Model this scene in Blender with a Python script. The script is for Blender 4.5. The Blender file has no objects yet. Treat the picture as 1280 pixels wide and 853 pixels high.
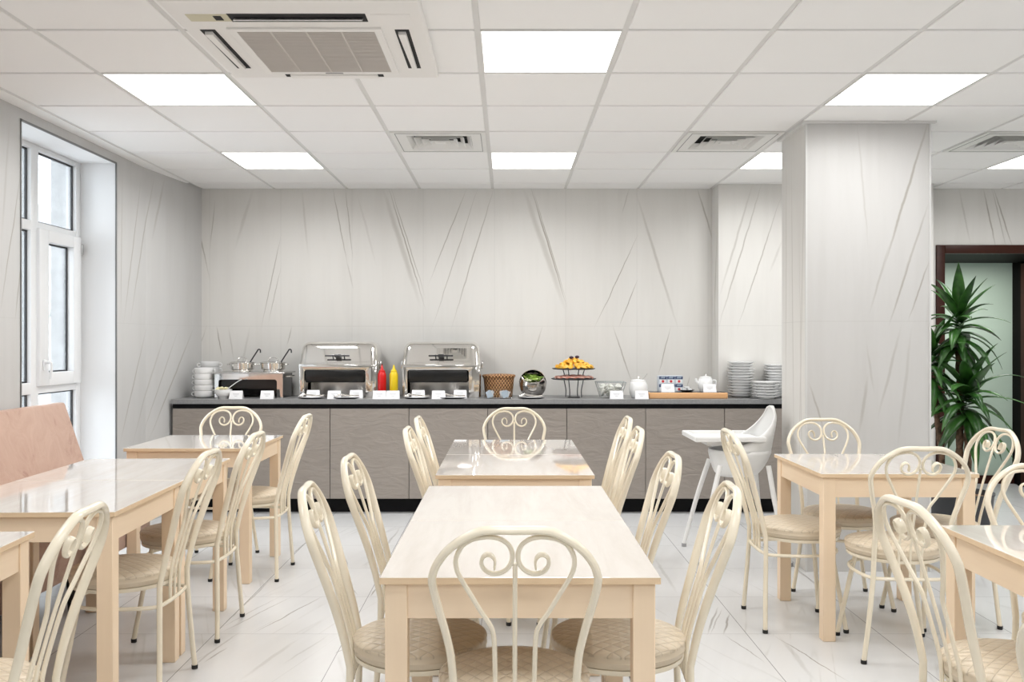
import bpy, bmesh, math, random
from mathutils import Vector, Matrix
random.seed(7)
PI = math.pi
C = bpy.context.scene.collection
F, CX, CY, H = 1150.0, 634.0, 427.0, 1.32      # focal length (px), vanishing point, camera height
CEIL = 2.58
def PX(px, Y): return (px - CX) * Y / F
def PH(py, Y): return H - (py - CY) * Y / F

# ------------------------------------------------------------------ materials
MATS = {}
def new_mat(name):
    m = bpy.data.materials.new(name); m.use_nodes = True
    return m, m.node_tree, m.node_tree.nodes['Principled BSDF']
def mat(name, col, rough=.5, metal=0., spec=None, coat=0., emit=None, estr=0., trans=0., ior=None, sheen=0.):
    if name in MATS: return MATS[name]
    m, t, b = new_mat(name)
    b.inputs['Base Color'].default_value = (*col, 1)
    b.inputs['Roughness'].default_value = rough
    b.inputs['Metallic'].default_value = metal
    if spec is not None: b.inputs['Specular IOR Level'].default_value = spec
    if coat: b.inputs['Coat Weight'].default_value = coat; b.inputs['Coat Roughness'].default_value = .05
    if emit: b.inputs['Emission Color'].default_value = (*emit, 1); b.inputs['Emission Strength'].default_value = estr
    if trans: b.inputs['Transmission Weight'].default_value = trans
    if ior: b.inputs['IOR'].default_value = ior
    if sheen: b.inputs['Sheen Weight'].default_value = sheen
    MATS[name] = m
    return m
class NT:
    """small helper to write node trees"""
    def __init__(s, t): s.t = t
    def n(s, typ, **kw):
        nd = s.t.nodes.new(typ)
        for k, v in kw.items(): setattr(nd, k, v)
        return nd
    def put(s, sock, v):
        if hasattr(v, 'is_linked') or hasattr(v, 'links'): s.t.links.new(v, sock)
        else: sock.default_value = v
    def math(s, op, a, b=None, c=None, clamp=False):
        nd = s.n('ShaderNodeMath', operation=op, use_clamp=clamp)
        s.put(nd.inputs[0], a)
        if b is not None: s.put(nd.inputs[1], b)
        if c is not None: s.put(nd.inputs[2], c)
        return nd.outputs[0]
    def mix(s, f, a, b):
        nd = s.n('ShaderNodeMix', data_type='RGBA')
        s.put(nd.inputs[0], f)
        for i, v in ((6, a), (7, b)):
            s.put(nd.inputs[i], v if not isinstance(v, tuple) else (*v, 1))
        return nd.outputs[2]
    def ramp(s, f, stops):
        nd = s.n('ShaderNodeValToRGB'); s.put(nd.inputs[0], f)
        cr = nd.color_ramp
        while len(cr.elements) < len(stops): cr.elements.new(.5)
        for e, (p, c) in zip(cr.elements, stops):
            e.position = p; e.color = (*c, 1) if isinstance(c, tuple) else (c, c, c, 1)
        return nd.outputs[0]
    def mapping(s, vec, loc=(0,0,0), rot=(0,0,0), scale=(1,1,1), typ='POINT'):
        nd = s.n('ShaderNodeMapping', vector_type=typ)
        s.put(nd.inputs[0], vec)
        nd.inputs[1].default_value = loc; nd.inputs[2].default_value = rot; nd.inputs[3].default_value = scale
        return nd.outputs[0]
    def noise(s, vec, scale, detail=3, rough=.5, dist=0., out=0, dim='3D'):
        nd = s.n('ShaderNodeTexNoise', noise_dimensions=dim)
        s.put(nd.inputs['Vector'], vec)
        nd.inputs['Scale'].default_value = scale; nd.inputs['Detail'].default_value = detail
        nd.inputs['Roughness'].default_value = rough; nd.inputs['Distortion'].default_value = dist
        return nd.outputs[out]
    def bump(s, h, strength, dist=.01):
        nd = s.n('ShaderNodeBump'); s.put(nd.inputs['Height'], h)
        nd.inputs['Strength'].default_value = strength; nd.inputs['Distance'].default_value = dist
        return nd.outputs[0]
    def xyz(s, v):
        nd = s.n('ShaderNodeSeparateXYZ'); s.put(nd.inputs[0], v); return nd.outputs
    def comb(s, x, y, z=0.):
        nd = s.n('ShaderNodeCombineXYZ')
        for i, v in enumerate((x, y, z)): s.put(nd.inputs[i], v)
        return nd.outputs[0]

def marble_wall(name, axis, veins, vjoints=(), hjoints=(1.445,), base=(.715,.70,.67)):
    """porcelain slab wall: drawn veins (u0,v0,u1,v1,width,strength), pale streaks, hairline joints"""
    m, t, b = new_mat(name); N = NT(t)
    pos = N.n('ShaderNodeNewGeometry').outputs['Position']
    p = N.xyz(pos); u, v = p[axis], p[2]
    uv = N.comb(u, v, 0.)
    wob = N.noise(uv, 5.0, 4, .6, out=1)
    w = N.n('ShaderNodeVectorMath', operation='MULTIPLY_ADD')
    N.put(w.inputs[0], wob); w.inputs[1].default_value = (.022, .012, 0); 
    off = N.n('ShaderNodeVectorMath', operation='ADD'); N.put(off.inputs[0], uv); off.inputs[1].default_value = (-.011, -.006, 0)
    N.put(w.inputs[2], off.outputs[0])
    wuv = w.outputs[0]
    acc = None
    for (u0, v0, u1, v1, wd, st) in veins:
        L = math.hypot(u1-u0, v1-v0); a = math.atan2(v1-v0, u1-u0)
        mp = N.mapping(wuv, ((u0+u1)/2, (v0+v1)/2, 0), (0, 0, a), (L*.56, wd*.62, 1), 'TEXTURE')
        g = N.n('ShaderNodeTexGradient', gradient_type='SPHERICAL'); N.put(g.inputs[0], mp)
        val = N.math('MULTIPLY', g.outputs[1], st*1.6, clamp=True)
        val = N.math('MINIMUM', val, st)
        acc = val if acc is None else N.math('MAXIMUM', acc, val)
    # pale wide streaks
    st1 = N.noise(N.mapping(uv, rot=(0,0,-.30), scale=(5.5,.55,1)), 1.3, 5, .62)
    st2 = N.noise(N.mapping(uv, rot=(0,0,.33), scale=(6.5,.5,1), loc=(3,7,0)), 1.1, 5, .62)
    s1 = N.ramp(st1, [(.47, 0.), (.74, .28)]); s2 = N.ramp(st2, [(.49, 0.), (.76, .26)])
    streak = N.math('MAXIMUM', s1, s2)
    c = N.mix(streak, base, (base[0]*.80, base[1]*.79, base[2]*.77))
    if acc is not None:
        c = N.mix(acc, c, (.27, .24, .19))
    jn = None
    for val, sock in [(x, u) for x in vjoints] + [(x, v) for x in hjoints]:
        d = N.math('ABSOLUTE', N.math('SUBTRACT', sock, val))
        k = N.math('LESS_THAN', d, .0016)
        jn = k if jn is None else N.math('MAXIMUM', jn, k)
    if jn is not None:
        c = N.mix(N.math('MULTIPLY', jn, .35), c, (.45, .44, .42))
    t.links.new(c, b.inputs['Base Color'])
    b.inputs['Roughness'].default_value = .38
    b.inputs['Specular IOR Level'].default_value = .35
    return m

FLOOR_VEINS = [(317,792,403,746,.008,.65), (275,792,365,746,.007,.5), (272,787,350,746,.006,.4), (255,828,285,810,.008,.6), (275,785,342,722,.008,.5),
 (362,697,390,672,.010,.5), (387,681,401,709,.010,.7), (376,656,385,675,.012,.5), (424,680,435,709,.010,.7), (432,727,447,744,.008,.5), (462,746,471,735,.008,.7),
 (446,767,451,780,.008,.7), (420,817,432,811,.006,.6), (355,830,410,795,.010,.25), (300,850,372,800,.02,.2), (884,793,897,760,.010,.6), (888,793,902,762,.006,.5), (905,793,911,768,.010,.7),
 (906,794,957,829,.006,.6), (969,796,1060,852,.006,.75), (860,715,878,727,.006,.5), (991,709,1025,735,.010,.5), (946,681,973,694,.012,.5), (975,797,1018,850,.02,.2),
 (880,700,905,668,.02,.25), (1150,790,1240,850,.006,.5), (820,700,845,740,.02,.25), (700,850,735,800,.012,.3), (470,700,500,660,.014,.4), (230,840,300,790,.01,.35)]
def floor_mat():
    m, t, b = new_mat('marble_floor'); N = NT(t)
    p = N.xyz(N.n('ShaderNodeNewGeometry').outputs['Position'])
    gx = N.math('DIVIDE', N.math('SUBTRACT', p[0], 1.08), .6)
    gy = N.math('DIVIDE', N.math('SUBTRACT', p[1], 4.15), .6)
    def joint(g, w):
        f = N.math('FRACT', g)
        d = N.math('MINIMUM', f, N.math('SUBTRACT', 1., f))
        return N.math('LESS_THAN', d, w)
    jx, jy = joint(gx, .0030), joint(gy, .0030)
    tile = N.comb(N.math('FLOOR', gx), N.math('FLOOR', gy), 0.)
    wn = N.n('ShaderNodeTexWhiteNoise', noise_dimensions='2D'); N.put(wn.inputs['Vector'], tile)
    rnd = N.xyz(wn.outputs['Color'])
    offs = N.n('ShaderNodeVectorMath', operation='MULTIPLY'); N.put(offs.inputs[0], wn.outputs['Color']); offs.inputs[1].default_value = (17, 23, 9)
    base = N.comb(p[0], p[1], 0.)
    ad = N.n('ShaderNodeVectorMath', operation='ADD'); N.put(ad.inputs[0], base); N.put(ad.inputs[1], offs.outputs[0])
    vec = ad.outputs[0]
    def layer(ang, sx, sy, w, k):
        n = N.noise(N.mapping(N.mapping(vec, rot=(0,0,ang)), scale=(sx, sy, 1)), 1., 2, .45, .0)
        d = N.math('ABSOLUTE', N.math('SUBTRACT', n, .5))
        line = N.ramp(d, [(0., 1.), (w, 0.)])
        br = N.noise(N.mapping(vec, loc=(5, 1, k)), 3.2, 2)
        return N.math('MULTIPLY', line, N.ramp(br, [(.42, 0.), (.62, 1.)]))
    a = layer(.30, 4.2, .22, .010, 1)
    c2 = layer(-.34, 4.2, .22, .010, 4)
    sel = N.math('GREATER_THAN', rnd[0], .5)
    vein = N.math('ADD', N.math('MULTIPLY', a, sel), N.math('MULTIPLY', c2, N.math('SUBTRACT', 1., sel)))
    soft = N.ramp(N.noise(N.mapping(N.mapping(vec, rot=(0,0,.32)), scale=(5, .5, 1)), 1., 5, .6), [(.45, 0.), (.75, .45)])
    c = N.mix(soft, (.70, .70, .70), (.60, .597, .59))
    wob = N.noise(base, 5., 4, .6, out=1)
    w = N.n('ShaderNodeVectorMath', operation='MULTIPLY_ADD'); N.put(w.inputs[0], wob); w.inputs[1].default_value = (.03, .03, 0); 
    of2 = N.n('ShaderNodeVectorMath', operation='ADD'); N.put(of2.inputs[0], base); of2.inputs[1].default_value = (-.015, -.015, 0); N.put(w.inputs[2], of2.outputs[0])
    acc = None
    for (a_, b_, c_, d_, wd, st) in FLOOR_VEINS:
        y0, y1 = H*F/(b_-CY), H*F/(d_-CY); x0, x1 = PX(a_, y0), PX(c_, y1)
        L = math.hypot(x1-x0, y1-y0)
        mp = N.mapping(w.outputs[0], ((x0+x1)/2, (y0+y1)/2, 0), (0, 0, math.atan2(y1-y0, x1-x0)), (L*.56, wd*.7, 1), 'TEXTURE')
        g = N.n('ShaderNodeTexGradient', gradient_type='SPHERICAL'); N.put(g.inputs[0], mp)
        v_ = N.math('MINIMUM', N.math('MULTIPLY', g.outputs[1], st*1.8), st)
        acc = v_ if acc is None else N.math('MAXIMUM', acc, v_)
    c = N.mix(N.math('MULTIPLY', vein, .28), c, (.36, .34, .31))
    c = N.mix(acc, c, (.25, .225, .19))
    c = N.mix(N.math('MULTIPLY', jx, .8), c, (.20, .20, .20))
    c = N.mix(N.math('MULTIPLY', jy, .6), c, (.30, .30, .30))
    t.links.new(c, b.inputs['Base Color'])
    b.inputs['Roughness'].default_value = .24
    b.inputs['Specular IOR Level'].default_value = .36
    return m

def grain_mat(name, base, dark, axis_scale, rough, amount=.5, coat=0., spec=.5):
    m, t, b = new_mat(name); N = NT(t)
    o = N.n('ShaderNodeTexCoord').outputs['Object']
    r = N.n('ShaderNodeObjectInfo').outputs['Random']
    ad = N.n('ShaderNodeVectorMath', operation='ADD'); N.put(ad.inputs[0], o)
    N.put(ad.inputs[1], N.comb(N.math('MULTIPLY', r, 9.), N.math('MULTIPLY', r, 5.), 0.))
    n = N.noise(N.mapping(ad.outputs[0], scale=axis_scale), 1., 5, .65, .3)
    f = N.ramp(n, [(.40, 0.), (.68, amount)])
    t.links.new(N.mix(f, base, dark), b.inputs['Base Color'])
    b.inputs['Roughness'].default_value = rough
    b.inputs['Specular IOR Level'].default_value = spec
    if coat: b.inputs['Coat Weight'].default_value = coat; b.inputs['Coat Roughness'].default_value = .04
    return m

def velvet_mat():
    m, t, b = new_mat('pink_velvet'); N = NT(t)
    o = N.n('ShaderNodeTexCoord').outputs['Object']
    n = N.noise(N.mapping(o, scale=(1, .9, .75)), 7., 6, .7, 1.2)
    c = N.ramp(n, [(.30, (.36, .20, .145)), (.44, (.49, .315, .24)), (.72, (.56, .385, .30))])
    t.links.new(c, b.inputs['Base Color'])
    b.inputs['Roughness'].default_value = .85; b.inputs['Sheen Weight'].default_value = .25
    t.links.new(N.bump(n, .25, .01), b.inputs['Normal'])
    return m

def quilt_mat():
    m, t, b = new_mat('quilted_leatherette'); N = NT(t)
    p = N.xyz(N.n('ShaderNodeTexCoord').outputs['Object'])
    k = PI / .040
    a = N.math('MULTIPLY', N.math('ADD', p[0], N.math('MULTIPLY', p[1], .75)), k)
    c = N.math('MULTIPLY', N.math('SUBTRACT', p[0], N.math('MULTIPLY', p[1], .75)), k)
    sa = N.math('ABSOLUTE', N.math('SINE', a)); sc = N.math('ABSOLUTE', N.math('SINE', c))
    h = N.math('POWER', N.math('MINIMUM', sa, sc), .45)
    top = N.math('GREATER_THAN', p[2], .452)
    h = N.math('ADD', N.math('MULTIPLY', h, top), N.math('SUBTRACT', 1., top))
    t.links.new(N.bump(h, .55, .006), b.inputs['Normal'])
    sm = N.noise(N.n('ShaderNodeTexCoord').outputs['Object'], 14., 3)
    col = N.mix(sm, (.66, .56, .42), (.72, .62, .48))
    col = N.mix(N.math('MULTIPLY', N.math('LESS_THAN', h, .40), .30), col, (.33, .26, .18))
    t.links.new(col, b.inputs['Base Color'])
    b.inputs['Roughness'].default_value = .36
    return m

def cabinet_mat():
    m, t, b = new_mat('taupe_relief_front'); N = NT(t)
    o = N.n('ShaderNodeTexCoord').outputs['Object']
    r = N.n('ShaderNodeObjectInfo').outputs['Random']
    ad = N.n('ShaderNodeVectorMath', operation='ADD'); N.put(ad.inputs[0], o)
    N.put(ad.inputs[1], N.comb(N.math('MULTIPLY', r, 8.), 0., N.math('MULTIPLY', r, 6.)))
    v = ad.outputs[0]
    n = N.noise(N.mapping(v, rot=(0, .45, 0), scale=(2.0, 1, 6)), 2.6, 4, .5, 1.6)
    col = N.mix(n, (.255, .225, .20), (.33, .29, .255))
    t.links.new(col, b.inputs['Base Color'])
    t.links.new(N.bump(n, .6, .012), b.inputs['Normal'])
    b.inputs['Roughness'].default_value = .45
    return m

def glass_mat(name, tint=(1,1,1), gloss=.10):
    m = bpy.data.materials.new(name); m.use_nodes = True; t = m.node_tree
    t.nodes.remove(t.nodes['Principled BSDF']); N = NT(t)
    out = t.nodes['Material Output']
    tr = N.n('ShaderNodeBsdfTransparent'); tr.inputs[0].default_value = (*tint, 1)
    gl = N.n('ShaderNodeBsdfGlossy'); gl.inputs[1].default_value = .02
    fr = N.n('ShaderNodeLayerWeight'); fr.inputs[0].default_value = .25
    mx = N.n('ShaderNodeMixShader')
    N.put(mx.inputs[0], N.math('MULTIPLY_ADD', fr.outputs[0], .6, gloss))
    t.links.new(tr.outputs[0], mx.inputs[1]); t.links.new(gl.outputs[0], mx.inputs[2]); t.links.new(mx.outputs[0], out.inputs[0])
    return m

def wicker_mat():
    m, t, b = new_mat('wicker'); N = NT(t)
    p = N.xyz(N.n('ShaderNodeTexCoord').outputs['Object'])
    ang = N.math('ARCTAN2', p[1], p[0])
    a = N.math('SINE', N.math('MULTIPLY', ang, 24.))
    rows = N.math('MULTIPLY', p[2], 2*PI/.034)
    c = N.math('SINE', rows)
    h = N.math('MULTIPLY', a, c)
    col = N.ramp(N.math('MULTIPLY_ADD', h, .5, .5), [(.1, (.10, .035, .012)), (.5, (.40, .19, .075)), (.9, (.66, .38, .18))])
    t.links.new(col, b.inputs['Base Color']); t.links.new(N.bump(h, .8, .006), b.inputs['Normal'])
    b.inputs['Roughness'].default_value = .55
    return m

def noisy(name, c0, c1, scale, rough=.6, bump=0., detail=4):
    m, t, b = new_mat(name); N = NT(t)
    n = N.noise(N.n('ShaderNodeTexCoord').outputs['Object'], scale, detail, .6)
    t.links.new(N.ramp(n, [(.38, c0), (.62, c1)]), b.inputs['Base Color'])
    b.inputs['Roughness'].default_value = rough
    if bump: t.links.new(N.bump(n, bump, .01), b.inputs['Normal'])
    return m

M_cream = mat('cream_enamel', (.86, .78, .625), .26, coat=.3)
M_cap = mat('black_rubber', (.012, .012, .012), .6)
M_quilt = quilt_mat()
M_top = grain_mat('gloss_pale_wood', (.84, .78, .72), (.70, .615, .54), (11, 1.3, 1), .045, .60, coat=.6)
M_edge = grain_mat('beige_wood_edge', (.82, .62, .41), (.74, .54, .35), (4, 30, 4), .45, .6)
M_leg = grain_mat('beige_wood', (.91, .72, .52), (.86, .665, .47), (24, 24, 1.5), .48, .5)
M_apron = grain_mat('beige_apron', (.91, .725, .53), (.86, .67, .48), (1.5, 1.5, 30), .5, .5)
M_ceil = mat('ceiling_tile', (.93, .925, .915), .85, spec=.2)
M_tbar = mat('ceiling_bar', (.74, .735, .72), .6)
M_dark = mat('dark_void', (.015, .015, .015), .8)
M_white = mat('white_plastic', (.84, .835, .82), .35)
M_pvc = mat('white_pvc', (.83, .84, .85), .3)
M_plaster = mat('white_plaster', (.86, .87, .88), .8)
M_gasket = mat('black_gasket', (.02, .02, .022), .6)
M_alu = mat('grey_edge_profile', (.22, .22, .22), .4, metal=.6)
M_black = mat('black_laminate', (.006, .006, .007), .4, spec=.12)
M_work = noisy('grey_worktop', (.23, .23, .232), (.27, .27, .27), 60, .32)
M_cab = cabinet_mat()
M_carc = mat('taupe_carcass', (.19, .175, .16), .5)
M_steel = mat('polished_steel', (.82, .80, .77), .05, metal=1.)
M_steel2 = mat('brushed_steel', (.62, .61, .60), .22, metal=1.)
M_blackg = mat('black_gloss', (.008, .008, .008), .2)
M_dgrey = mat('dark_grey_metal', (.06, .06, .062), .35, metal=.7)
M_porc = mat('white_porcelain', (.90, .90, .895), .14, coat=.4)
M_paper = mat('white_card', (.85, .85, .86), .7)
M_ink = mat('grey_print', (.38, .38, .40), .8)
M_red = mat('ketchup_red', (.62, .006, .008), .28)
M_yellow = mat('mustard_yellow', (.80, .58, .015), .28)
M_wicker = wicker_mat()
M_glass = glass_mat('window_glass', (.97, .985, .99), .03)
M_cglass = glass_mat('clear_glass', (.985, .99, .99), .04)
M_green = noisy('lettuce', (.10, .22, .02), (.36, .50, .10), 22, .5, .4)
M_cabbage = mat('white_cabbage', (.75, .78, .50), .5)
M_orange = noisy('orange_flesh', (.90, .42, .02), (.95, .62, .12), 30, .35)
M_grape = mat('dark_grape', (.045, .012, .03), .25)
M_ham = noisy('ham', (.72, .26, .20), (.86, .52, .42), 35, .5)
M_curd = noisy('curd', (.92, .92, .84), (.95, .95, .90), 40, .6)
M_butter = mat('butter_curl', (.86, .80, .52), .5)
M_oak = grain_mat('warm_oak', (.78, .45, .22), (.66, .35, .15), (3, 20, 20), .45, .6)
M_navy = mat('navy_print', (.03, .05, .13), .5)
M_sky2 = mat('pale_blue_print', (.55, .65, .75), .5)
M_redp = mat('red_print', (.62, .06, .07), .5)
M_sugar = mat('sugar_white', (.87, .87, .87), .7)
M_velvet = velvet_mat()
M_wenge = grain_mat('dark_brown_wood', (.046, .012, .006), (.028, .007, .004), (3, 3, 20), .45, .7, spec=.22)
M_wengeb = mat('near_black_wood', (.004, .003, .003), .6, spec=.1)
M_mint = mat('mint_paint', (.56, .70, .585), .6)
M_leaf = noisy('dracaena_leaf', (.011, .055, .008), (.05, .17, .024), 7, .36)
M_bark = noisy('dracaena_bark', (.06, .035, .02), (.19, .11, .065), 30, .8, .5)
M_pot = mat('anthracite_pot', (.035, .037, .042), .5)
M_chips = noisy('bark_chips', (.10, .05, .025), (.36, .20, .10), 60, .9, .8)
M_grille = mat('taupe_grille', (.60, .56, .52), .6)
M_ac = mat('ac_plastic', (.87, .855, .83), .45)
M_acdisp = mat('ivory_display', (.62, .58, .42), .4)
M_conc = noisy('exterior_render', (.42, .42, .42), (.52, .52, .52), 20, .9)
M_pave = noisy('exterior_paving', (.55, .56, .57), (.66, .66, .67), 4, .9)
M_facade = mat('pale_facade', (.75, .75, .76), .9)
M_twig = noisy('winter_tree', (.22, .24, .20), (.42, .45, .38), 6, .9)
M_panel = mat('light_panel', (1, 1, 1), .6, emit=(1., .985, .955), estr=4.0)
M_vent = mat('vent_white', (.80, .795, .77), .5)

# ------------------------------------------------------------------ mesh building
class MB:
    def __init__(s): s.bm = bmesh.new(); s.mi = 0
    def _add(s, tmp, mtx=None):
        if mtx is not None: bmesh.ops.transform(tmp, matrix=mtx, verts=tmp.verts)
        for f in tmp.faces: f.material_index = s.mi
        me = bpy.data.meshes.new('t'); tmp.to_mesh(me); tmp.free()
        s.bm.from_mesh(me); bpy.data.meshes.remove(me)
        return s
    def box(s, x0, x1, y0, y1, z0, z1, bev=0., seg=2, mtx=None):
        t = bmesh.new(); bmesh.ops.create_cube(t, size=1)
        bmesh.ops.scale(t, vec=(x1-x0, y1-y0, z1-z0), verts=t.verts)
        bmesh.ops.translate(t, vec=((x0+x1)/2, (y0+y1)/2, (z0+z1)/2), verts=t.verts)
        if bev: bmesh.ops.bevel(t, geom=list(t.edges), offset=bev, segments=seg, affect='EDGES', profile=.5)
        return s._add(t, mtx)
    def hull8(s, vs, bev=0., seg=2):
        """8 corners: bottom ring (4) then top ring (4)"""
        t = bmesh.new(); v = [t.verts.new(p) for p in vs]
        for q in ((3,2,1,0),(4,5,6,7),(0,1,5,4),(1,2,6,5),(2,3,7,6),(3,0,4,7)): t.faces.new([v[i] for i in q])
        if bev: bmesh.ops.bevel(t, geom=list(t.edges), offset=bev, segments=seg, affect='EDGES', profile=.5)
        return s._add(t)
    def lathe(s, prof, n=28, c=(0,0,0), mtx=None, sx=1., sy=1.):
        t = bmesh.new(); rings = []
        for r, z in prof:
            if r < 1e-6: rings.append([t.verts.new((0, 0, z))])
            else: rings.append([t.verts.new((r*sx*math.cos(2*PI*i/n), r*sy*math.sin(2*PI*i/n), z)) for i in range(n)])
        for a, b in zip(rings, rings[1:]):
            for i in range(n):
                j = (i+1) % n
                if len(a) == 1 and len(b) == 1: continue
                if len(a) == 1: t.faces.new((a[0], b[j], b[i]))
                elif len(b) == 1: t.faces.new((a[i], a[j], b[0]))
                else: t.faces.new((a[i], a[j], b[j], b[i]))
        bmesh.ops.recalc_face_normals(t, faces=t.faces)
        m = Matrix.Translation(c)
        return s._add(t, m if mtx is None else m @ mtx)
    def tube(s, pts, r, n=10, closed=False, ref=None, caps=True):
        """sweep; r: float, (in_plane, along_ref) or a list of those"""
        P = [Vector(p) for p in pts]; N = len(P); t = bmesh.new(); rings = []
        up = Vector(ref) if ref is not None else None
        if up is None:
            d = (P[1]-P[0]).normalized(); up = d.orthogonal().normalized()
        for i, p in enumerate(P):
            if closed: d = (P[(i+1) % N] - P[i-1])
            else: d = P[min(i+1, N-1)] - P[max(i-1, 0)]
            d.normalize()
            rf = up(i) if callable(up) else up
            b = (rf - d*rf.dot(d))
            if b.length < 1e-5: b = d.orthogonal()
            b.normalize(); nn = b.cross(d)
            if ref is None: up = b
            rr = r[i] if isinstance(r, list) else r
            ra, rb = rr if isinstance(rr, tuple) else (rr, rr)
            rings.append([t.verts.new(p + nn*(ra*math.cos(2*PI*k/n)) + b*(rb*math.sin(2*PI*k/n))) for k in range(n)])
        rng = range(N if closed else N-1)
        for i in rng:
            a, b = rings[i], rings[(i+1) % N]
            for k in range(n): t.faces.new((a[k], a[(k+1) % n], b[(k+1) % n], b[k]))
        if caps and not closed:
            t.faces.new(rings[0][::-1]); t.faces.new(rings[-1])
        bmesh.ops.recalc_face_normals(t, faces=t.faces)
        return s._add(t)
    def prism(s, poly, a0, a1, axis='y', bev=0.):
        """extrude a 2D polygon (XZ for axis y, YZ for x, XY for z)"""
        t = bmesh.new()
        mk = {'y': lambda p, a: (p[0], a, p[1]), 'x': lambda p, a: (a, p[0], p[1]), 'z': lambda p, a: (p[0], p[1], a)}[axis]
        A = [t.verts.new(mk(p, a0)) for p in poly]; B = [t.verts.new(mk(p, a1)) for p in poly]
        n = len(poly)
        t.faces.new(A); t.faces.new(B[::-1])
        for i in range(n): t.faces.new((A[i], B[i], B[(i+1) % n], A[(i+1) % n]))
        bmesh.ops.recalc_face_normals(t, faces=t.faces)
        if bev: bmesh.ops.bevel(t, geom=list(t.edges), offset=bev, segments=2, affect='EDGES', profile=.5)
        return s._add(t)
    def ball(s, c, rx, ry=None, rz=None, sub=2, mtx=None, jitter=0.):
        t = bmesh.new(); bmesh.ops.create_icosphere(t, subdivisions=sub, radius=1)
        for v in t.verts:
            k = 1 + random.uniform(-jitter, jitter)
            v.co = Vector((v.co.x*rx*k, v.co.y*(ry or rx)*k, v.co.z*(rz or rx)*k))
        m = Matrix.Translation(c)
        return s._add(t, m if mtx is None else m @ mtx)
    def faces(s, verts, fs):
        t = bmesh.new(); v = [t.verts.new(p) for p in verts]
        for f in fs: t.faces.new([v[i] for i in f])
        return s._add(t)
    def build(s, name, mats, parent=None, loc=None, rz=0., angle=38, smooth=True):
        me = bpy.data.meshes.new(name)
        s.bm.to_mesh(me); s.bm.free()
        for m in (mats if isinstance(mats, (list, tuple)) else [mats]): me.materials.append(m)
        if smooth:
            me.shade_smooth(); me.set_sharp_from_angle(angle=math.radians(angle))
        o = bpy.data.objects.new(name, me); C.objects.link(o)
        if parent: o.parent = parent
        if loc: o.location = loc
        if rz: o.rotation_euler = (0, 0, rz)
        return o
def spline(P, per=6, closed=False):
    P = [Vector(p) for p in P]; n = len(P); out = []
    for i in range(n if closed else n-1):
        g = (lambda k: P[k % n]) if closed else (lambda k: P[max(0, min(n-1, k))])
        a, b, c, d = g(i-1), g(i), g(i+1), g(i+2)
        for k in range(per):
            t = k/per
            out.append(.5*((2*b) + (c-a)*t + (2*a-5*b+4*c-d)*t*t + (3*b-a-3*c+d)*t**3))
    if not closed: out.append(P[-1])
    return out
def tag(o, label=None, cat=None, group=None, kind=None):
    if label: o['label'] = label
    if cat: o['category'] = cat
    if group: o['group'] = group
    if kind: o['kind'] = kind
    return o
def thing(name, label, cat, loc=(0,0,0), rz=0., group=None):
    o = bpy.data.objects.new(name, None); o.empty_display_size = .1; C.objects.link(o)
    o.location = loc; o.rotation_euler = (0, 0, rz)
    return tag(o, label, cat, group)
def struct(o): o['kind'] = 'structure'; return o
def dup(root, loc, rz=0., label=None, group=None):
    r = root.copy(); C.objects.link(r); r.location = loc; r.rotation_euler = (0, 0, rz)
    if label: r['label'] = label
    if group: r['group'] = group
    for ch in list(root.children):
        c = ch.copy(); C.objects.link(c); c.parent = r
        for g in ch.children:
            d = g.copy(); C.objects.link(d); d.parent = c
    return r

# ------------------------------------------------------------------ the room
YB = 7.59                                    # rear wall
def bw(l, y=YB):                              # vein list in picture measure -> wall measure
    return [(PX(a, y), PH(b, y), PX(c, y), PH(d, y), w, s) for a, b, c, d, w, s in l]
back_veins = bw([
 (236,232,262,350,.012,.55), (269,250,262,313,.010,.40), (316,238,294,310,.03,.18), (351,296,327,408,.008,.65),
 (351,334,336,402,.008,.50), (377,238,385,316,.02,.22), (416,235,434,330,.010,.60), (433,325,442,362,.012,.30),
 (432,235,441,326,.008,.60), (486,236,531,384,.011,.75), (489,236,531,370,.008,.65), (480,240,524,378,.045,.30),
 (583,237,537,352,.009,.60), (597,236,541,408,.008,.55), (617,236,565,408,.010,.60), (664,236,708,382,.012,.80),
 (667,240,708,376,.008,.65), (656,240,706,385,.05,.30), (797,295,744,408,.008,.75), (797,350,774,408,.008,.75),
 (797,247,846,406,.025,.35), (872,236,891,300,.014,.55), (766,409,790,478,.012,.60), (838,409,823,468,.009,.65),
 (229,409,200,512,.010,.60), (258,408,228,494,.010,.50), (271,408,277,446,.010,.70), (365,408,359,432,.009,.55),
 (678,408,664,452,.012,.35), (787,236,777,268,.01,.30), (862,470,858,486,.008,.4), (286,409,292,450,.012,.3),
 (312,409,300,470,.02,.2), (447,245,470,330,.02,.15), (215,240,190,330,.03,.2)])
vj = [PX(262, YB) + .5875*k for k in range(-1, 12)]
M_back = marble_wall('marble_back', 0, back_veins, vj)
pier_veins = bw([(951,234,899,406,.012,.55), (940,234,900,368,.018,.35), (975,250,923,408,.010,.60), (978,300,962,340,.02,.2)], 7.36)
M_pier = marble_wall('marble_pier', 0, pier_veins, ())
M_pierside = marble_wall('marble_pier_side', 1, [(7.42,2.2,7.50,1.5,.03,.5), (7.5,1.9,7.46,1.2,.02,.4)], ())
door_veins = bw([(1229,236,1245,310,.014,.65), (1240,236,1258,310,.012,.45), (1242,236,1266,310,.013,.65), (1199,236,1213,306,.016,.25)])
M_doorwall = marble_wall('marble_door_wall', 0, door_veins, ())
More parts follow.
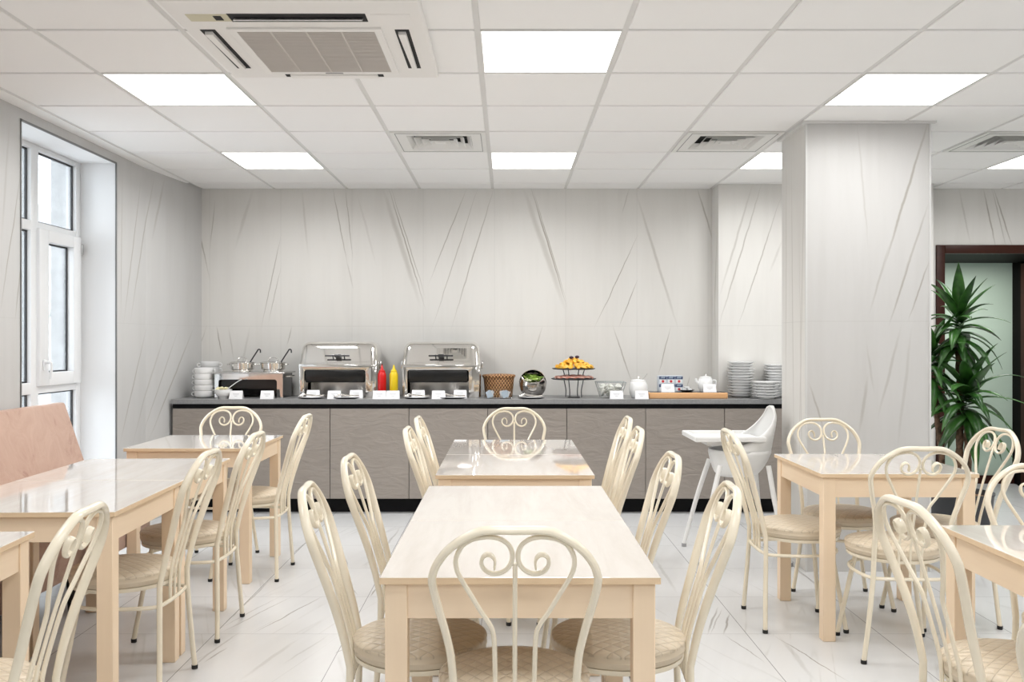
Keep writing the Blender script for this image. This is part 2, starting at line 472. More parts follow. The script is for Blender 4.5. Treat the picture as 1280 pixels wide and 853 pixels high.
col_veins = bw([(1160,152,1105,335,.016,.60), (1161,255,1128,350,.012,.40), (1072,158,1085,308,.012,.22), (1145,302,1112,405,.012,.55),
 (1162,325,1136,399,.010,.60), (1113,303,1087,391,.014,.30), (1126,410,1098,520,.018,.28), (1084,430,1092,490,.014,.2),
 (1012,480,1030,540,.012,.4), (1085,470,1074,540,.02,.3), (1140,410,1122,560,.02,.2)], 5.27)
M_col = marble_wall('marble_column', 0, col_veins, (), (1.435,), base=(.615,.608,.598))  # front base darker than the sides, offsetting the close ceiling light in the colour
M_colside = marble_wall('marble_column_side', 1, [(5.30,2.5,5.42,.3,.02,.30), (5.55,2.4,5.50,.6,.02,.3), (5.65,2.5,5.66,.8,.025,.25), (5.40,2.0,5.34,.2,.012,.35)], (), (1.435,))
def lw(l):
    X = 2.63; o = []
    for a, b, c, d, w, s in l:
        y0, y1 = X*F/(CX-a), X*F/(CX-c)
        o.append((y0, PH(b, y0), y1, PH(d, y1), w, s))
    return o
left_veins = lw([(27,210,0,392,.010,.6), (27,322,19,402,.010,.55), (12,150,2,300,.02,.2), (176,227,155,402,.016,.55), (190,225,163,402,.016,.55),
 (153,215,151,400,.012,.45), (183,410,150,555,.016,.55), (228,410,186,548,.016,.55), (214,410,178,548,.012,.45), (203,408,165,560,.02,.3),
 (200,225,188,300,.03,.3), (236,235,254,330,.02,.5)])
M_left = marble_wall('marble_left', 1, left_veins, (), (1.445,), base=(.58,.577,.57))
M_plain = marble_wall('marble_plain', 0, [], ())

XL, XR, Y0 = -2.63, 6.2, -4.0
# floor
struct(MB().box(-3.2, 6.5, -4.2, 8.75, -.12, 0).build('floor', floor_mat(), smooth=False))
# rear wall pieces (door opening at the far side of the column)
DX0, DX1, DTOP = 3.605, 4.70, 2.045
struct(MB().box(-2.75, 3.0, YB, YB+.2, 0, 2.75).build('wall_back', M_back, smooth=False))
w = MB().box(3.0, DX0, YB, YB+.2, 0, 2.75).box(DX1, 6.4, YB, YB+.2, 0, 2.75).box(DX0, DX1, YB, YB+.2, DTOP, 2.75)
struct(w.build('wall_doorway', M_doorwall, smooth=False))
# shallow pier behind the counter end
pb = MB(); pb.box(1.69, 3.41, 7.36, YB, 0, CEIL)
po = pb.build('wall_pier', [M_pier, M_pierside], smooth=False)
for f in po.data.polygons:
    if abs(f.normal.x) > .5: f.material_index = 1
struct(po)
# column
cb = MB(); cb.box(1.714, 2.42, 5.27, 5.74, 0, CEIL)
co = cb.build('wall_column', [M_col, M_colside], smooth=False)
for f in co.data.polygons:
    if abs(f.normal.x) > .5: f.material_index = 1
struct(co)
tr = MB().box(1.708, 1.718, 5.264, 5.274, 0, CEIL).box(2.416, 2.426, 5.264, 5.274, 0, CEIL)
struct(tr.build('trim_4', mat('pale_corner_profile', (.66, .66, .65), .4), smooth=False))
tr = MB().box(1.69, 2.45, 5.245, 5.27, CEIL-.012, CEIL+.01).box(1.69, 1.714, 5.27, 5.76, CEIL-.012, CEIL+.01)
struct(tr.build('trim_5', M_tbar, smooth=False))
# left wall with window opening
WY0, WY1, WT, WB = 4.97, 6.19, 2.525, .06
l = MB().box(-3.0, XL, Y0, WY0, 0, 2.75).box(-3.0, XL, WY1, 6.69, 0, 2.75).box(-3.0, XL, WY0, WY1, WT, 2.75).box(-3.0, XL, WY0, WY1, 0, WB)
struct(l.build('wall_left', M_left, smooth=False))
ob = MB().prism([(XL, 6.69), (-2.522, 7.59), (-2.522, 7.7), (-3.0, 7.7), (-3.0, 6.69)], 0, 2.75, 'z')
struct(ob.build('wall_left_corner', M_left, smooth=False))
struct(MB().box(XR, XR+.2, Y0, 8.0, 0, 2.75).build('wall_right', M_plain, smooth=False))
struct(MB().box(-3.0, XR+.2, Y0-.2, Y0, 0, 2.75).build('wall_front', M_plain, smooth=False))
# plaster lining of the window recess and dark edge profile
FXW = -2.865                                  # inner face of window frame
rv = MB().box(FXW-.04, XL-.002, WY1-.008, WY1, WB, WT).box(FXW-.04, XL-.002, WY0, WY0+.008, WB, WT).box(FXW-.04, XL-.002, WY0+.008, WY1-.008, WT-.008, WT).box(FXW-.04, XL-.002, WY0+.008, WY1-.008, WB, WB+.008)
struct(rv.build('trim_1', M_plaster, smooth=False))
ep = MB().box(XL-.004, XL+.004, WY1-.010, WY1+.002, WB, WT).box(XL-.004, XL+.004, WY0-.004, WY0+.008, WB, WT).box(XL-.004, XL+.004, WY0, WY1, WT-.012, WT)
struct(ep.build('trim_2', M_alu, smooth=False))

# window: fixed frame, opening sash, panes
win = struct(MB().box(FXW-.07, FXW, WY0+.008, WY0+.06, WB+.008, WT-.008, .004).box(FXW-.07, FXW, 6.118, WY1-.008, WB+.008, WT-.008, .004)
  .box(FXW-.07, FXW, 5.535, 5.625, WB+.008, WT-.008, .004).box(FXW-.069, FXW-.0012, WY0+.06, 6.118, 2.485, WT-.008, .004).box(FXW-.069, FXW-.0012, WY0+.06, 6.118, 1.99, 2.05, .004)
  .box(FXW-.069, FXW-.0012, WY0+.06, 6.118, 1.0, 1.07, .004).box(FXW-.069, FXW-.0012, WY0+.06, 6.118, WB+.008, .15, .004).build('window_1', M_pvc))
sash = MB().box(FXW-.045, FXW+.02, 5.60, 5.715, 1.045, 2.012, .006).box(FXW-.045, FXW+.02, 6.045, 6.15, 1.045, 2.012, .006)
sash.box(FXW-.045, FXW+.02, 5.715, 6.045, 1.936, 2.012, .006).box(FXW-.045, FXW+.02, 5.715, 6.045, 1.045, 1.126, .006)
so = sash.build('window_sash', M_pvc, win)
hd = MB().box(FXW+.02, FXW+.03, 5.635, 5.665, 1.14, 1.21, .004).tube(spline([(FXW+.03, 5.65, 1.19), (FXW+.06, 5.65, 1.19), (FXW+.065, 5.65, 1.17), (FXW+.062, 5.65, 1.09)], 4), .009, 8)
hd.build('window_handle', M_pvc, so)
MB().box(FXW+.005, FXW+.03, 6.147, 6.165, 1.90, 1.97, .004).build('window_hinge', M_steel2, so)
def pane(y0, y1, z0, z1, par):
    g = MB(); x = FXW-.03
    for a in ((y0, y0+.009, z0, z1), (y1-.009, y1, z0, z1), (y0, y1, z0, z0+.009), (y0, y1, z1-.009, z1)):
        g.box(x-.006, x+.006, *a)
    p = MB().box(x-.004, x+.004, y0, y1, z0, z1).build('window_pane', M_glass, par, smooth=False)
    g.build('window_gasket', M_gasket, par, smooth=False)
pane(WY0+.06, 5.535, 2.05, 2.485, win); pane(WY0+.06, 5.535, 1.07, 1.99, win); pane(WY0+.06, 5.535, .15, 1.0, win)
pane(5.625, 6.118, 2.05, 2.485, win); pane(5.715, 6.045, 1.126, 1.936, so); pane(5.625, 6.118, .15, 1.0, win)
# outside the window
struct(MB().box(-3.07, -3.0, WY1, 9.0, -.3, 4.0).box(-3.07, -3.0, 2.0, WY0, -.3, 4.0).box(-3.0, -2.945, WY1-.012, WY1-.001, WB, WT).build('exterior_wall', M_conc, smooth=False))
struct(MB().box(-30, -3.45, -5, 45, -.35, -.30).build('exterior_ground', M_pave, smooth=False))
bd = thing('building', 'pale rendered house far beyond the window glass', 'building', (-17, 27, -.3))
MB().box(-3, 3, 0, 6, 0, 5).build('house_wall', M_facade, bd, smooth=False)
MB().prism([(-3.4, 5), (3.4, 5), (0, 6.6)], -.4, 6.4, 'y').build('roof', mat('grey_roof', (.35, .35, .36), .9), bd, smooth=False)
for dx in (-1.8, 0, 1.8):
    MB().box(dx-.4, dx+.4, -.05, .02, 1.2, 2.6).build('house_window', M_dgrey, bd, smooth=False)
tr_ = thing('tree', 'bare winter tree seen through the window glass', 'tree', (-9.2, 17.0, -.3))
tk = MB().tube([(0,0,0), (.05,0,1.2), (-.03,.02,2.4)], [.11, .09, .06], 8)
for k in range(26):
    a = random.uniform(0, 2*PI); z = random.uniform(1.2, 2.4); L = random.uniform(.7, 1.5)
    p0 = Vector((0, 0, z)); p1 = p0 + Vector((math.cos(a)*L*.5, math.sin(a)*L*.5, L*.5)); p2 = p1 + Vector((math.cos(a+.4)*L*.35, math.sin(a+.4)*L*.35, L*.5))
    tk.tube([p0, p1, p2], [.028, .018, .006], 5)
    for q in range(3):
        e = p1 + Vector((random.uniform(-.5,.5), random.uniform(-.5,.5), random.uniform(.1,.6)))
        tk.tube([p1, e], [.012, .003], 4)
tk.build('trunk', M_twig, tr_)

# door opening, vestibule beyond it
d = struct(MB().box(DX0-.07, DX0, YB-.018, YB+.02, 0, DTOP+.07, .004).box(DX1, DX1+.07, YB-.018, YB+.02, 0, DTOP+.07, .004).box(DX0, DX1, YB-.018, YB+.02, DTOP, DTOP+.07, .004).build('door_1', M_wenge))
v = MB().box(DX0-.05, DX0, YB+.02, 8.56, 0, 2.3).box(DX0, DX1, YB+.02, 8.5, DTOP, 2.3).box(DX1, DX1+.05, YB+.02, 8.56, 0, 2.3)
v.box(DX1-.03, DX1, 8.35, 8.42, 0, DTOP).box(DX1-.04, DX1, 7.95, 8.05, 0, DTOP)
v.build('door_jamb', M_wengeb, d, smooth=False)
MB().box(DX1-.045, DX1-.03, 8.06, 8.34, .03, DTOP-.02).build('door_panel', M_wenge, d, smooth=False)
struct(MB().box(DX0-.2, DX1+.2, 8.56, 8.65, 0, 2.3).build('wall_vestibule', M_mint, smooth=False))
vl = bpy.data.lights.new('vestibule_fill_light', 'AREA'); vl.shape = 'RECTANGLE'; vl.size = .8; vl.size_y = .3; vl.energy = 8.5; vl.color = (1, .98, .95)  # unseen fill light, added to brighten the mint wall
vo = bpy.data.objects.new('vestibule_fill_light', vl); C.objects.link(vo); vo.location = ((DX0+DX1)/2, 7.95, DTOP-.01)
struct(MB().box(DX0, DX1, 8.53, 8.56, 0, .075).build('baseboard_vestibule', M_wenge, smooth=False))

# ------------------------------------------------------------------ ceiling
TX0, TY0, TS = -.121, 3.72, .6
cells = {}
lights = {(0,0): 'square ceiling light in the middle, beside the air conditioner', (-3,1): 'square ceiling light between the air conditioner and the window',
 (3,1): 'square ceiling light in front of the marble column', (0,4): 'small square ceiling light above the middle of the buffet',
 (-3,4): 'small square ceiling light above the window end of the buffet', (3,4): 'ceiling light partly hidden behind the marble column',
 (6,4): 'ceiling light cut by the picture edge above the dark doorway'}
hidden = [(-3,-3), (0,-4), (3,-3), (6,1), (6,-3), (-3,-7), (0,-8), (3,-7), (6,-7)]
vents = {(-1,3): 'square ceiling air vent between the buffet and the air conditioner', (2,3): 'square ceiling air vent just beside the marble column top, buffet side',
         (5,3): 'square ceiling air vent above the potted plant'}
ac_cells = {(-2,-1), (-2,0), (-1,0), (-1,-1)}
tl = MB(); g = .012
for i in range(-4, 11):
    for j in range(-13, 7):
        x0, x1 = TX0+i*TS, TX0+(i+1)*TS; y0, y1 = TY0+j*TS, TY0+(j+1)*TS
        x1 = min(x1, XR); 
        if x1 - x0 < .05 or y1 > 7.6: continue
        if (i, j) in lights or (i, j) in hidden or (i, j) in vents: continue
        tl.box(x0+g, x1-g, y0+g, y1-g, CEIL, CEIL+.02, .0025, 1)
# narrow edge strips against the walls
for j in range(-13, 7):
    y0, y1 = TY0+j*TS, TY0+(j+1)*TS
    if y1 <= 7.4: tl.box(XL, TX0-4*TS-g, y0+.001, y1-.001, CEIL, CEIL+.02)
for i in range(-4, 11):
    tl.box(TX0+i*TS+g, min(TX0+(i+1)*TS, XR)-g, TY0+6*TS+g, YB, CEIL, CEIL+.02)
ceil = struct(tl.build('ceiling', M_ceil, smooth=False))
tb = MB()
for i in range(-4, 11): tb.box(TX0+i*TS-.0125, TX0+i*TS+.0125, Y0, YB, CEIL+.006, CEIL+.012)
for j in range(-12, 7): tb.box(XL, XR, TY0+j*TS-.0125, TY0+j*TS+.0125, CEIL+.0065, CEIL+.0115)
tb.build('ceiling_grid', M_tbar, ceil, smooth=False)
struct(MB().box(-3.0, XR+.2, Y0-.2, 7.8, 2.70, 2.80).build('ceiling_slab', M_dark, smooth=False))
LAMP_W, LAMP_S = 10.5, 2.85
lt0 = None
def light(i, j, label, group):
    global lt0
    loc = (TX0+(i+.5)*TS, TY0+(j+.5)*TS, CEIL)
    if lt0 is None:
        lt0 = thing('ceiling_light', label, 'ceiling light', loc, 0, group)
        MB().box(-.283, .283, -.283, .283, .0, .012).build('diffuser', M_panel, lt0, smooth=False)
        f = MB()
        for a in ((-.289,-.283,-.289,.289), (.283,.289,-.289,.289), (-.283,.283,-.289,-.283), (-.283,.283,.283,.289)): f.box(*a, -.001, .02)
        f.build('frame', M_white, lt0, smooth=False)
        la = bpy.data.lights.new('lamp', 'AREA'); la.shape = 'SQUARE'; la.size = .56; la.energy = LAMP_W; la.spread = LAMP_S; la.color = (.98, .99, 1.)
        lo = bpy.data.objects.new('lamp', la); C.objects.link(lo); lo.parent = lt0; lo.location = (0, 0, -.002)
    else:
        r = dup(lt0, loc, 0, label, group)
        if (i, j) in ((3, 1), (0, -4), (-3, -3)):                     # dimmed panels
            for c in r.children:
                if c.type == 'LIGHT': c.data = c.data.copy(); c.data.energy = LAMP_W*.55
for k, lab in lights.items(): light(*k, lab, 'light panels in the ceiling')
for k in hidden: light(*k, 'square ceiling light over the part of the room behind the viewer', 'light panels out of view')
vt0 = None
for (i, j), lab in vents.items():
    loc = (TX0+(i+.5)*TS, TY0+(j+.5)*TS, CEIL)
    if vt0: dup(vt0, loc, 0, lab); continue
    vt0 = thing('ceiling_vent', lab, 'vent', loc, 0, 'air vents in the ceiling')
    f = MB()
    for a in ((-.289,-.20,-.289,.289), (.20,.289,-.289,.289), (-.20,.20,-.289,-.20), (-.20,.20,.20,.289)): f.box(*a, -.004, .02)
    f.build('plate', M_vent, vt0, smooth=False)
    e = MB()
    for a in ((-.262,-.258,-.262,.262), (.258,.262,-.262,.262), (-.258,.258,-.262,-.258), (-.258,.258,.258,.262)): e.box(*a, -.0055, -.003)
    e.build('plate_shadow_line', mat('vent_shadow_line', (.30, .30, .29), .6), vt0, smooth=False)  # grey strip paints a shadow line around the plate
    for rb in (.196, .152, .108, .064):
        q = MB(); rt = rb-.03
        for s in range(4):
            R = Matrix.Rotation(s*PI/2, 4, 'Z')
            V = [R @ Vector(p) for p in ((-rb, -rb, -.005), (rb, -rb, -.005), (rt, -rt, .03), (-rt, -rt, .03), (-rb, -rb-.003, -.005), (rb, -rb-.003, -.005), (rt, -rt-.003, .03), (-rt, -rt-.003, .03))]
            q.faces(V, ((0,1,2,3), (7,6,5,4), (0,4,5,1)))
        q.build('louvre', M_vent, vt0, smooth=False)
    MB().box(-.033, .033, -.033, .033, -.004, .0).build('core', M_vent, vt0, smooth=False)
    MB().box(-.2, .2, -.2, .2, .05, .06).build('duct', M_dark, vt0, smooth=False)
# cassette air conditioner
ac = thing('air_conditioner', 'white square ceiling cassette air conditioner with taupe centre grille', 'air conditioner', (-.795, 3.80, CEIL))
yo = 3.80
pn = MB().box(-.475, .475, 3.314-yo, 4.29-yo, -.032, .02, .010, 3); pn.build('panel', M_ac, ac)
gz = -.036
gp = MB()
x0, x1, y0, y1 = -.302, .302, 3.594-yo, 4.198-yo
gp.box(x0, x1, y0, y0+.03, gz-.004, -.03).box(x0, x1, y1-.03, y1, gz-.004, -.03).box(x0, x0+.03, y0+.03, y1-.03, gz-.004, -.03).box(x1-.03, x1, y0+.03, y1-.03, gz-.004, -.03)
gf = gp.build('grille_frame', M_ac, ac, smooth=False)
gr = MB().box(x0+.03, x1-.03, y0+.03, y1-.03, -.033, -.031)
n = 40
for k in range(n):
    yy = y0+.034+(y1-y0-.068)*k/(n-1); gr.box(x0+.03, x1-.03, yy-.0035, yy+.0035, -.039, -.033)
for xx in (-.14, 0, .14): gr.box(xx-.003, xx+.003, y0+.03, y1-.03, -.0395, -.033)
gr.build('grille', M_grille, gf, smooth=False)
MB().box(-.03, .05, y1-.022, y1-.010, gz-.0055, gz-.003).build('badge', mat('grey_badge', (.25, .24, .24), .4), gf, smooth=False)
for nm, (a, b, c2, d2), fl in (('n', (-.258, .262, 3.445-yo, 3.53-yo), 'x'), ('f', (-.225, .225, 4.222-yo, 4.262-yo), 'x'), ('l', (-.415, -.355, 3.62-yo, 4.13-yo), 'y'), ('r', (.352, .408, 3.62-yo, 4.13-yo), 'y')):
    ao = MB().box(a, b, c2, d2, -.0335, -.028).build('air_outlet', M_dark, ac, smooth=False)
    if nm == 'f': MB().box(a+.025, b-.025, c2-.004, d2+.004, -.042, -.031, .003).build('louvre', M_ac, ao)
    elif fl == 'x':
        m_ = (c2+d2)/2
        MB().hull8([(a+.015, m_-.004, -.046), (b-.015, m_-.004, -.046), (b-.015, m_+.012, -.034), (a+.015, m_+.012, -.034),
                    (a+.015, m_-.007, -.043), (b-.015, m_-.007, -.043), (b-.015, m_+.009, -.031), (a+.015, m_+.009, -.031)]).build('louvre', M_ac, ao, smooth=False)
    else:
        m_ = (a+b)/2; s = 1
        MB().prism([(m_-.016, c2+.02), (m_-.008, d2-.02), (m_+.012, d2-.02), (m_+.014, c2+.02)], -.047, -.032, 'z').build('louvre', M_ac, ao, smooth=False)
MB().box(-.415, -.255, 3.45-yo, 3.525-yo, -.0335, -.030).build('display_panel', M_acdisp, ac, smooth=False)
MB().box(-.315, -.285, 3.465-yo, 3.51-yo, -.035, -.033).build('receiver_window', M_dark, ac, smooth=False)
MB().box(.28, .43, 3.45-yo, 3.575-yo, -.0335, -.030).build('corner_cover', M_ac, ac, smooth=False)

# ------------------------------------------------------------------ tables
def make_table(W, D, label, loc, rz=0.):
    t = thing('dining_table', label, 'table', loc, rz, 'square dining tables')
    h, th, lg = .74, .018, .055
    tp = MB().box(-W/2, W/2, -D/2, D/2, h-th, h, .0015, 1)
    to = tp.build('tabletop', [M_top, M_edge], t, smooth=False)
    for f in to.data.polygons:
        if f.normal.z < .5: f.material_index = 1
    ix, iy = W/2-.012, D/2-.012
    for sx in (-1, 1):
        for sy in (-1, 1):
            x0, x1 = sorted((sx*ix, sx*(ix-lg))); y0, y1 = sorted((sy*iy, sy*(iy-lg)))
            MB().box(x0, x1, y0, y1, 0, h-th, .002, 1).build('leg', M_leg, t)
    for s in (-1, 1):
        y0, y1 = sorted((s*(iy-.006), s*(iy-.024)))
        MB().box(-ix+lg, ix-lg, y0, y1, h-th-.088, h-th).build('apron', M_apron, t, smooth=False)
        x0, x1 = sorted((s*(ix-.006), s*(ix-.024)))
        MB().box(x0, x1, -iy+lg, iy-lg, h-th-.088, h-th).build('apron', M_apron, t, smooth=False)
    return t
T = .70
tb0 = make_table(.692, .715, 'pale gloss table at the end of the centre row facing away from the buffet', (.032, 2.618, 0))
dup(tb0, (.032, 3.335, 0), 0, 'pale gloss table third from the buffet in the centre row')
dup(tb0, (.034, 4.350, 0), 0, 'pale gloss table second from the buffet in the centre row')
dup(tb0, (.034, 5.070, 0), 0, 'pale gloss table standing next to the buffet in the centre row')
dup(tb0, (-1.735, 5.345, 0), 0, 'pale gloss table next to the buffet in the window row')
dup(tb0, (-1.711, 4.197, 0), math.radians(1.5), 'pale gloss table second from the buffet, along the pink bench')
dup(tb0, (-1.690, 3.477, 0), math.radians(1.5), 'pale gloss table third from the buffet, along the pink bench')
dup(tb0, (-1.763, 2.43, 0), math.radians(4), 'pale gloss table cut by the picture edge at the end of the window row')
dup(tb0, (1.722, 4.385, 0), 0, 'pale gloss table in front of the marble column with four chairs')
dup(tb0, (1.712, 2.545, 0), 0, 'pale gloss table cut by the picture edge, in line with the marble column')

# ------------------------------------------------------------------ chairs
CH = .905
def lean(h):
    return -.190 - (.145*((h-.42)/.485)**1.2 if h > .42 else -.0) - (.015*(.42-h)/.42 if h < .42 else 0)
def make_chair(label, loc, rz):
    t = thing('scroll_back_chair', label, 'chair', loc, rz, 'cream scroll back chairs')
    ref = Vector((0, 1, .30)).normalized()
    # hoop (one oval tube), from one seat side over the top to the other
    half = [(0,.0095), (.072,.0105), (.117,.030), (.153,.058), (.177,.090), (.188,.118), (.190,.138), (.183,.178), (.172,.224), (.161,.270), (.151,.325), (.146,.40), (.145,.485)]
    L = [(-a, d) for a, d in half[::-1]] + half[1:]
    pts = [Vector((a, lean(CH-d), CH-d)) for a, d in L]
    P = spline(pts, 5)
    r = []
    for p in P:
        k = min(1, max(0, (p.z-.42)/.18))
        r.append((.0105-.001*k, .0105+.0025*k))
    MB().tube(P, r, 12, ref=ref).build('back_hoop', M_cream, t)
    # scrolls
    sc = [(-.047,.101), (-.046,.083), (-.053,.071), (-.064,.068), (-.074,.076), (-.0765,.091), (-.070,.105), (-.056,.114), (-.040,.115), (-.022,.107), (-.0105,.092), (-.0065,.075), (-.0085,.058), (-.017,.042), (-.034,.030), (-.052,.0255), (-.070,.0255), (-.098,.032), (-.121,.049), (-.134,.078), (-.133,.105), (-.122,.132), (-.100,.1725), (-.078,.213), (-.0586,.2446), (-.0495,.275), (-.047,.344), (-.046,.45), (-.045,.555)]
    for s in (-1, 1):
        P = spline([Vector((-s*a, lean(CH-d), CH-d)) for a, d in sc], 4)
        r = []; n = len(P)
        for i in range(n):
            k = min(1, i/(n*.27))
            r.append((.0030+.0028*k, .0125-.0060*k))
        MB().tube(P, r, 8, ref=ref).build('back_scroll', M_cream, t)
    P = [Vector((0, lean(h), h)) for h in (.815, .75, .65, .55, .45, .35)]
    MB().tube(spline(P, 3), .0055, 8).build('back_rod', M_cream, t)
    # legs
    for s in (-1, 1):
        for P in ([(s*.145, -.190, .425), (s*.149, -.191, .33), (s*.170, -.199, .15), (s*.190, -.205, .012)], [(s*.112, .105, .418), (s*.130, .120, .33), (s*.162, .144, .15), (s*.186, .162, .012)]):
            lg = MB().tube(spline(P, 4), .0105, 10).build('leg', M_cream, t)
            e = P[-1]
            MB().lathe([(0,0), (.0115,0), (.0125,.004), (.0125,.016), (0,.016)], 12, (e[0], e[1], 0)).build('foot_cap', M_cap, lg)
    # stretcher ring and seat ring
    q = [(0,.172), (.085,.155), (.142,.110), (.172,.045), (.178,-.03), (.170,-.11), (.148,-.178), (.085,-.194), (0,-.197)]
    q = q + [(-a, b) for a, b in q[-2:0:-1]]
    MB().tube(spline([(a, b, .345) for a, b in q], 4, True), .0075, 8, True, ref=(0,0,1)).build('stretcher', M_cream, t)
    MB().lathe([(.172,.404), (.188,.404), (.190,.408), (.190,.418), (.172,.418), (.172,.404)], 40).build('seat_frame', M_cream, t)
    MB().lathe([(0,.418), (.186,.418), (.193,.424), (.195,.436), (.1965,.4385), (.195,.441), (.1955,.452), (.1965,.457), (.1945,.461), (.186,.466), (.15,.474), (.10,.479), (.05,.481), (0,.4815)], 44).build('seat', M_quilt, t, angle=60)
    return t
R = math.radians
E, N_, W_, S_ = -PI/2, 0., PI/2, PI            # facing +X, +Y, -X, -Y
ch = None
def chair(x, y, rz, label):
    global ch
    if ch is None: ch = make_chair(label, (x, y, 0), rz)
    else: dup(ch, (x, y, 0), rz, label)
chair(.018, 2.395, N_, 'cream scrollback chair at the end of the centre row, seen squarely from behind')
chair(-.255, 2.70, E+R(4), 'cream scrollback chair fourth from the buffet on the window side of the centre row')
chair(-.250, 3.36, E-R(1), 'cream scrollback chair third from the buffet on the window side of the centre row')
chair(.325, 2.70, W_-R(3), 'cream scrollback chair fourth from the buffet on the column side of the centre row')
chair(.290, 3.42, W_+R(1), 'cream scrollback chair third from the buffet on the column side of the centre row')
chair(.044, 5.46, S_, 'cream scrollback chair at the buffet end of the centre row, facing the viewer')
chair(-.155, 4.46, E, 'cream scrollback chair second from the buffet on the window side of the centre row')
chair(-.165, 5.09, E, 'cream scrollback chair next to the buffet on the window side of the centre row')
chair(.340, 5.08, W_, 'cream scrollback chair next to the buffet on the column side of the centre row')
chair(.310, 4.45, W_, 'cream scrollback chair second from the buffet on the column side of the centre row')
chair(-1.750, 5.54, S_, 'cream scrollback chair between the buffet and the first window row table')
chair(-1.470, 5.24, W_, 'cream scrollback chair on the aisle side of the first window row table')
chair(-1.475, 4.22, W_, 'cream scrollback chair on the aisle side of the second window row table')
chair(-1.465, 3.52, W_, 'cream scrollback chair on the aisle side of the third window row table')
chair(-1.385, 2.30, W_+R(4), 'cream scrollback chair at the window row table cut by the picture edge')
chair(1.372, 4.35, E, 'cream scrollback chair on the aisle side of the table in front of the column')
chair(1.700, 4.65, S_, 'cream scrollback chair between the marble column and its table')
chair(1.660, 3.96, N_-R(3), 'cream scrollback chair with its back to the viewer at the table before the column')
chair(2.035, 4.385, W_+R(6), 'cream scrollback chair in front of the potted plant')
chair(1.790, 2.80, S_-R(4), 'cream scrollback chair reflected in the glossy table at the picture edge')
chair(1.372, 2.46, E+R(5), 'cream scrollback chair on the aisle side of the table at the picture edge')
chair(1.15, 1.33, E, 'cream chair of which only the hoop corner shows at the picture bottom')

# ------------------------------------------------------------------ pink bench along the window wall
bn = thing('bench', 'long pink crushed velvet bench with a high sloping back under the window', 'bench', (0, 0, 0))
BY0, BY1 = 2.95, 5.36
def yprism(poly, y0, y1, bev):                # polygon in XZ extruded along Y
    return MB().prism(poly, y0, y1, 'y', bev)
yprism([(-2.50, .19), (-2.075, .19), (-2.07, .47), (-2.50, .45)], BY0, BY1, .018).build('seat', M_velvet, bn)
yprism([(-2.60, .19), (-2.44, .19), (-2.40, .45), (-2.575, .965), (-2.622, .965)], BY0, BY1, .012).build('backrest', M_velvet, bn)
for y in (BY0+.1, 3.75, 4.5, BY1-.1):
    for x in (-2.13, -2.53):
        MB().lathe([(0,0), (.018,0), (.026,.19), (0,.19)], 12, (x, y, 0)).build('leg', M_cap, bn)

# ------------------------------------------------------------------ buffet counter
CT = .878; YF = 7.03
def cabinet(k):
    x0 = -2.56 + .603*k; x1 = x0+.603
    return x0, x1
names = ['at the window end', 'second from the window end', 'third from the window end', 'fourth from the window end', 'fifth from the window end', 'sixth from the window end', 'seventh from the window end', 'last, partly behind the column']
names = ['grey-taupe buffet cabinet ' + s for s in names]
cab0 = None
for k in range(8):
    x0, x1 = cabinet(k); loc = ((x0+x1)/2, YF, 0)
    if cab0: dup(cab0, loc, 0, names[k]); continue
    cab0 = thing('cabinet', names[k], 'cabinet', loc, 0, 'cabinets under the buffet worktop')
    MB().box(-.3005, .3005, .022, .19, .115, CT-.037).build('body', M_carc, cab0, smooth=False)
    MB().box(-.2995, .2995, 0, .021, .117, .806, .0015, 1).build('door', M_cab, cab0, smooth=False)
    MB().box(-.3015, .3015, .010, .0215, .8065, CT-.037).build('grip_recess', M_black, cab0, smooth=False)
    MB().box(-.3015, .3015, .095, .115, 0, .115).build('plinth', M_black, cab0, smooth=False)
wt = MB().prism([(-2.565, YF-.012), (2.27, YF-.012), (2.27, 7.357), (1.688, 7.357), (1.688, YB-.003), (-2.52, YB-.003)], CT-.036, CT, 'z', .0015)
tag(wt.build('worktop', M_work, smooth=False), 'long grey worktop over the row of buffet cabinets', 'worktop')

def CP(px, py):                                # a spot on the worktop from its pixel
    Y = (H-CT)*F/(py-CY); return PX(px, Y), Y
# --- soup station
def rr(x0, x1, z0, z1, r, n=5):                # arch outline: two rounded upper corners
    o = [(x0, z0)]
    for k in range(n+1): a = PI - k*PI/2/n; o.append((x0+r+r*math.cos(a), z1-r+r*math.sin(a)))
    for k in range(n+1): a = PI/2 - k*PI/2/n; o.append((x1-r+r*math.cos(a), z1-r+r*math.sin(a)))
    o.append((x1, z0)); return o
ss = thing('soup_station', 'steel soup warmer with a dark arch front at the window end of the buffet', 'soup warmer', (-2.015, 7.33, CT))
fw = .265
inner = rr(-fw+.03, fw-.045, 0, .145, .02)
front = [(-fw, 0)] + inner + [(fw, 0), (fw, .19), (-fw, .19)]
MB().prism(front, -.16, -.15, 'y').build('front_panel', M_steel, ss, smooth=False)
MB().box(-fw, -fw+.012, -.15, .16, 0, .19).box(fw-.012, fw, -.15, .16, .0, .19).box(-fw, fw, .15, .16, 0, .19).build('side_panel', M_blackg, ss, smooth=False)
MB().box(-fw+.02, fw-.02, -.12, .14, .07, .185).build('water_pan', M_blackg, ss, smooth=False)
MB().box(-fw-.02, fw+.02, -.185, .19, .19, .202, .003).build('top_plate', M_steel2, ss)
for s in (-1, 1):
    MB().tube(spline([(s*fw, -.10, .165), (s*(fw+.04), -.09, .165), (s*(fw+.045), 0, .16), (s*(fw+.04), .09, .165), (s*fw, .10, .165)], 4), .006, 8).build('handle', M_steel, ss)
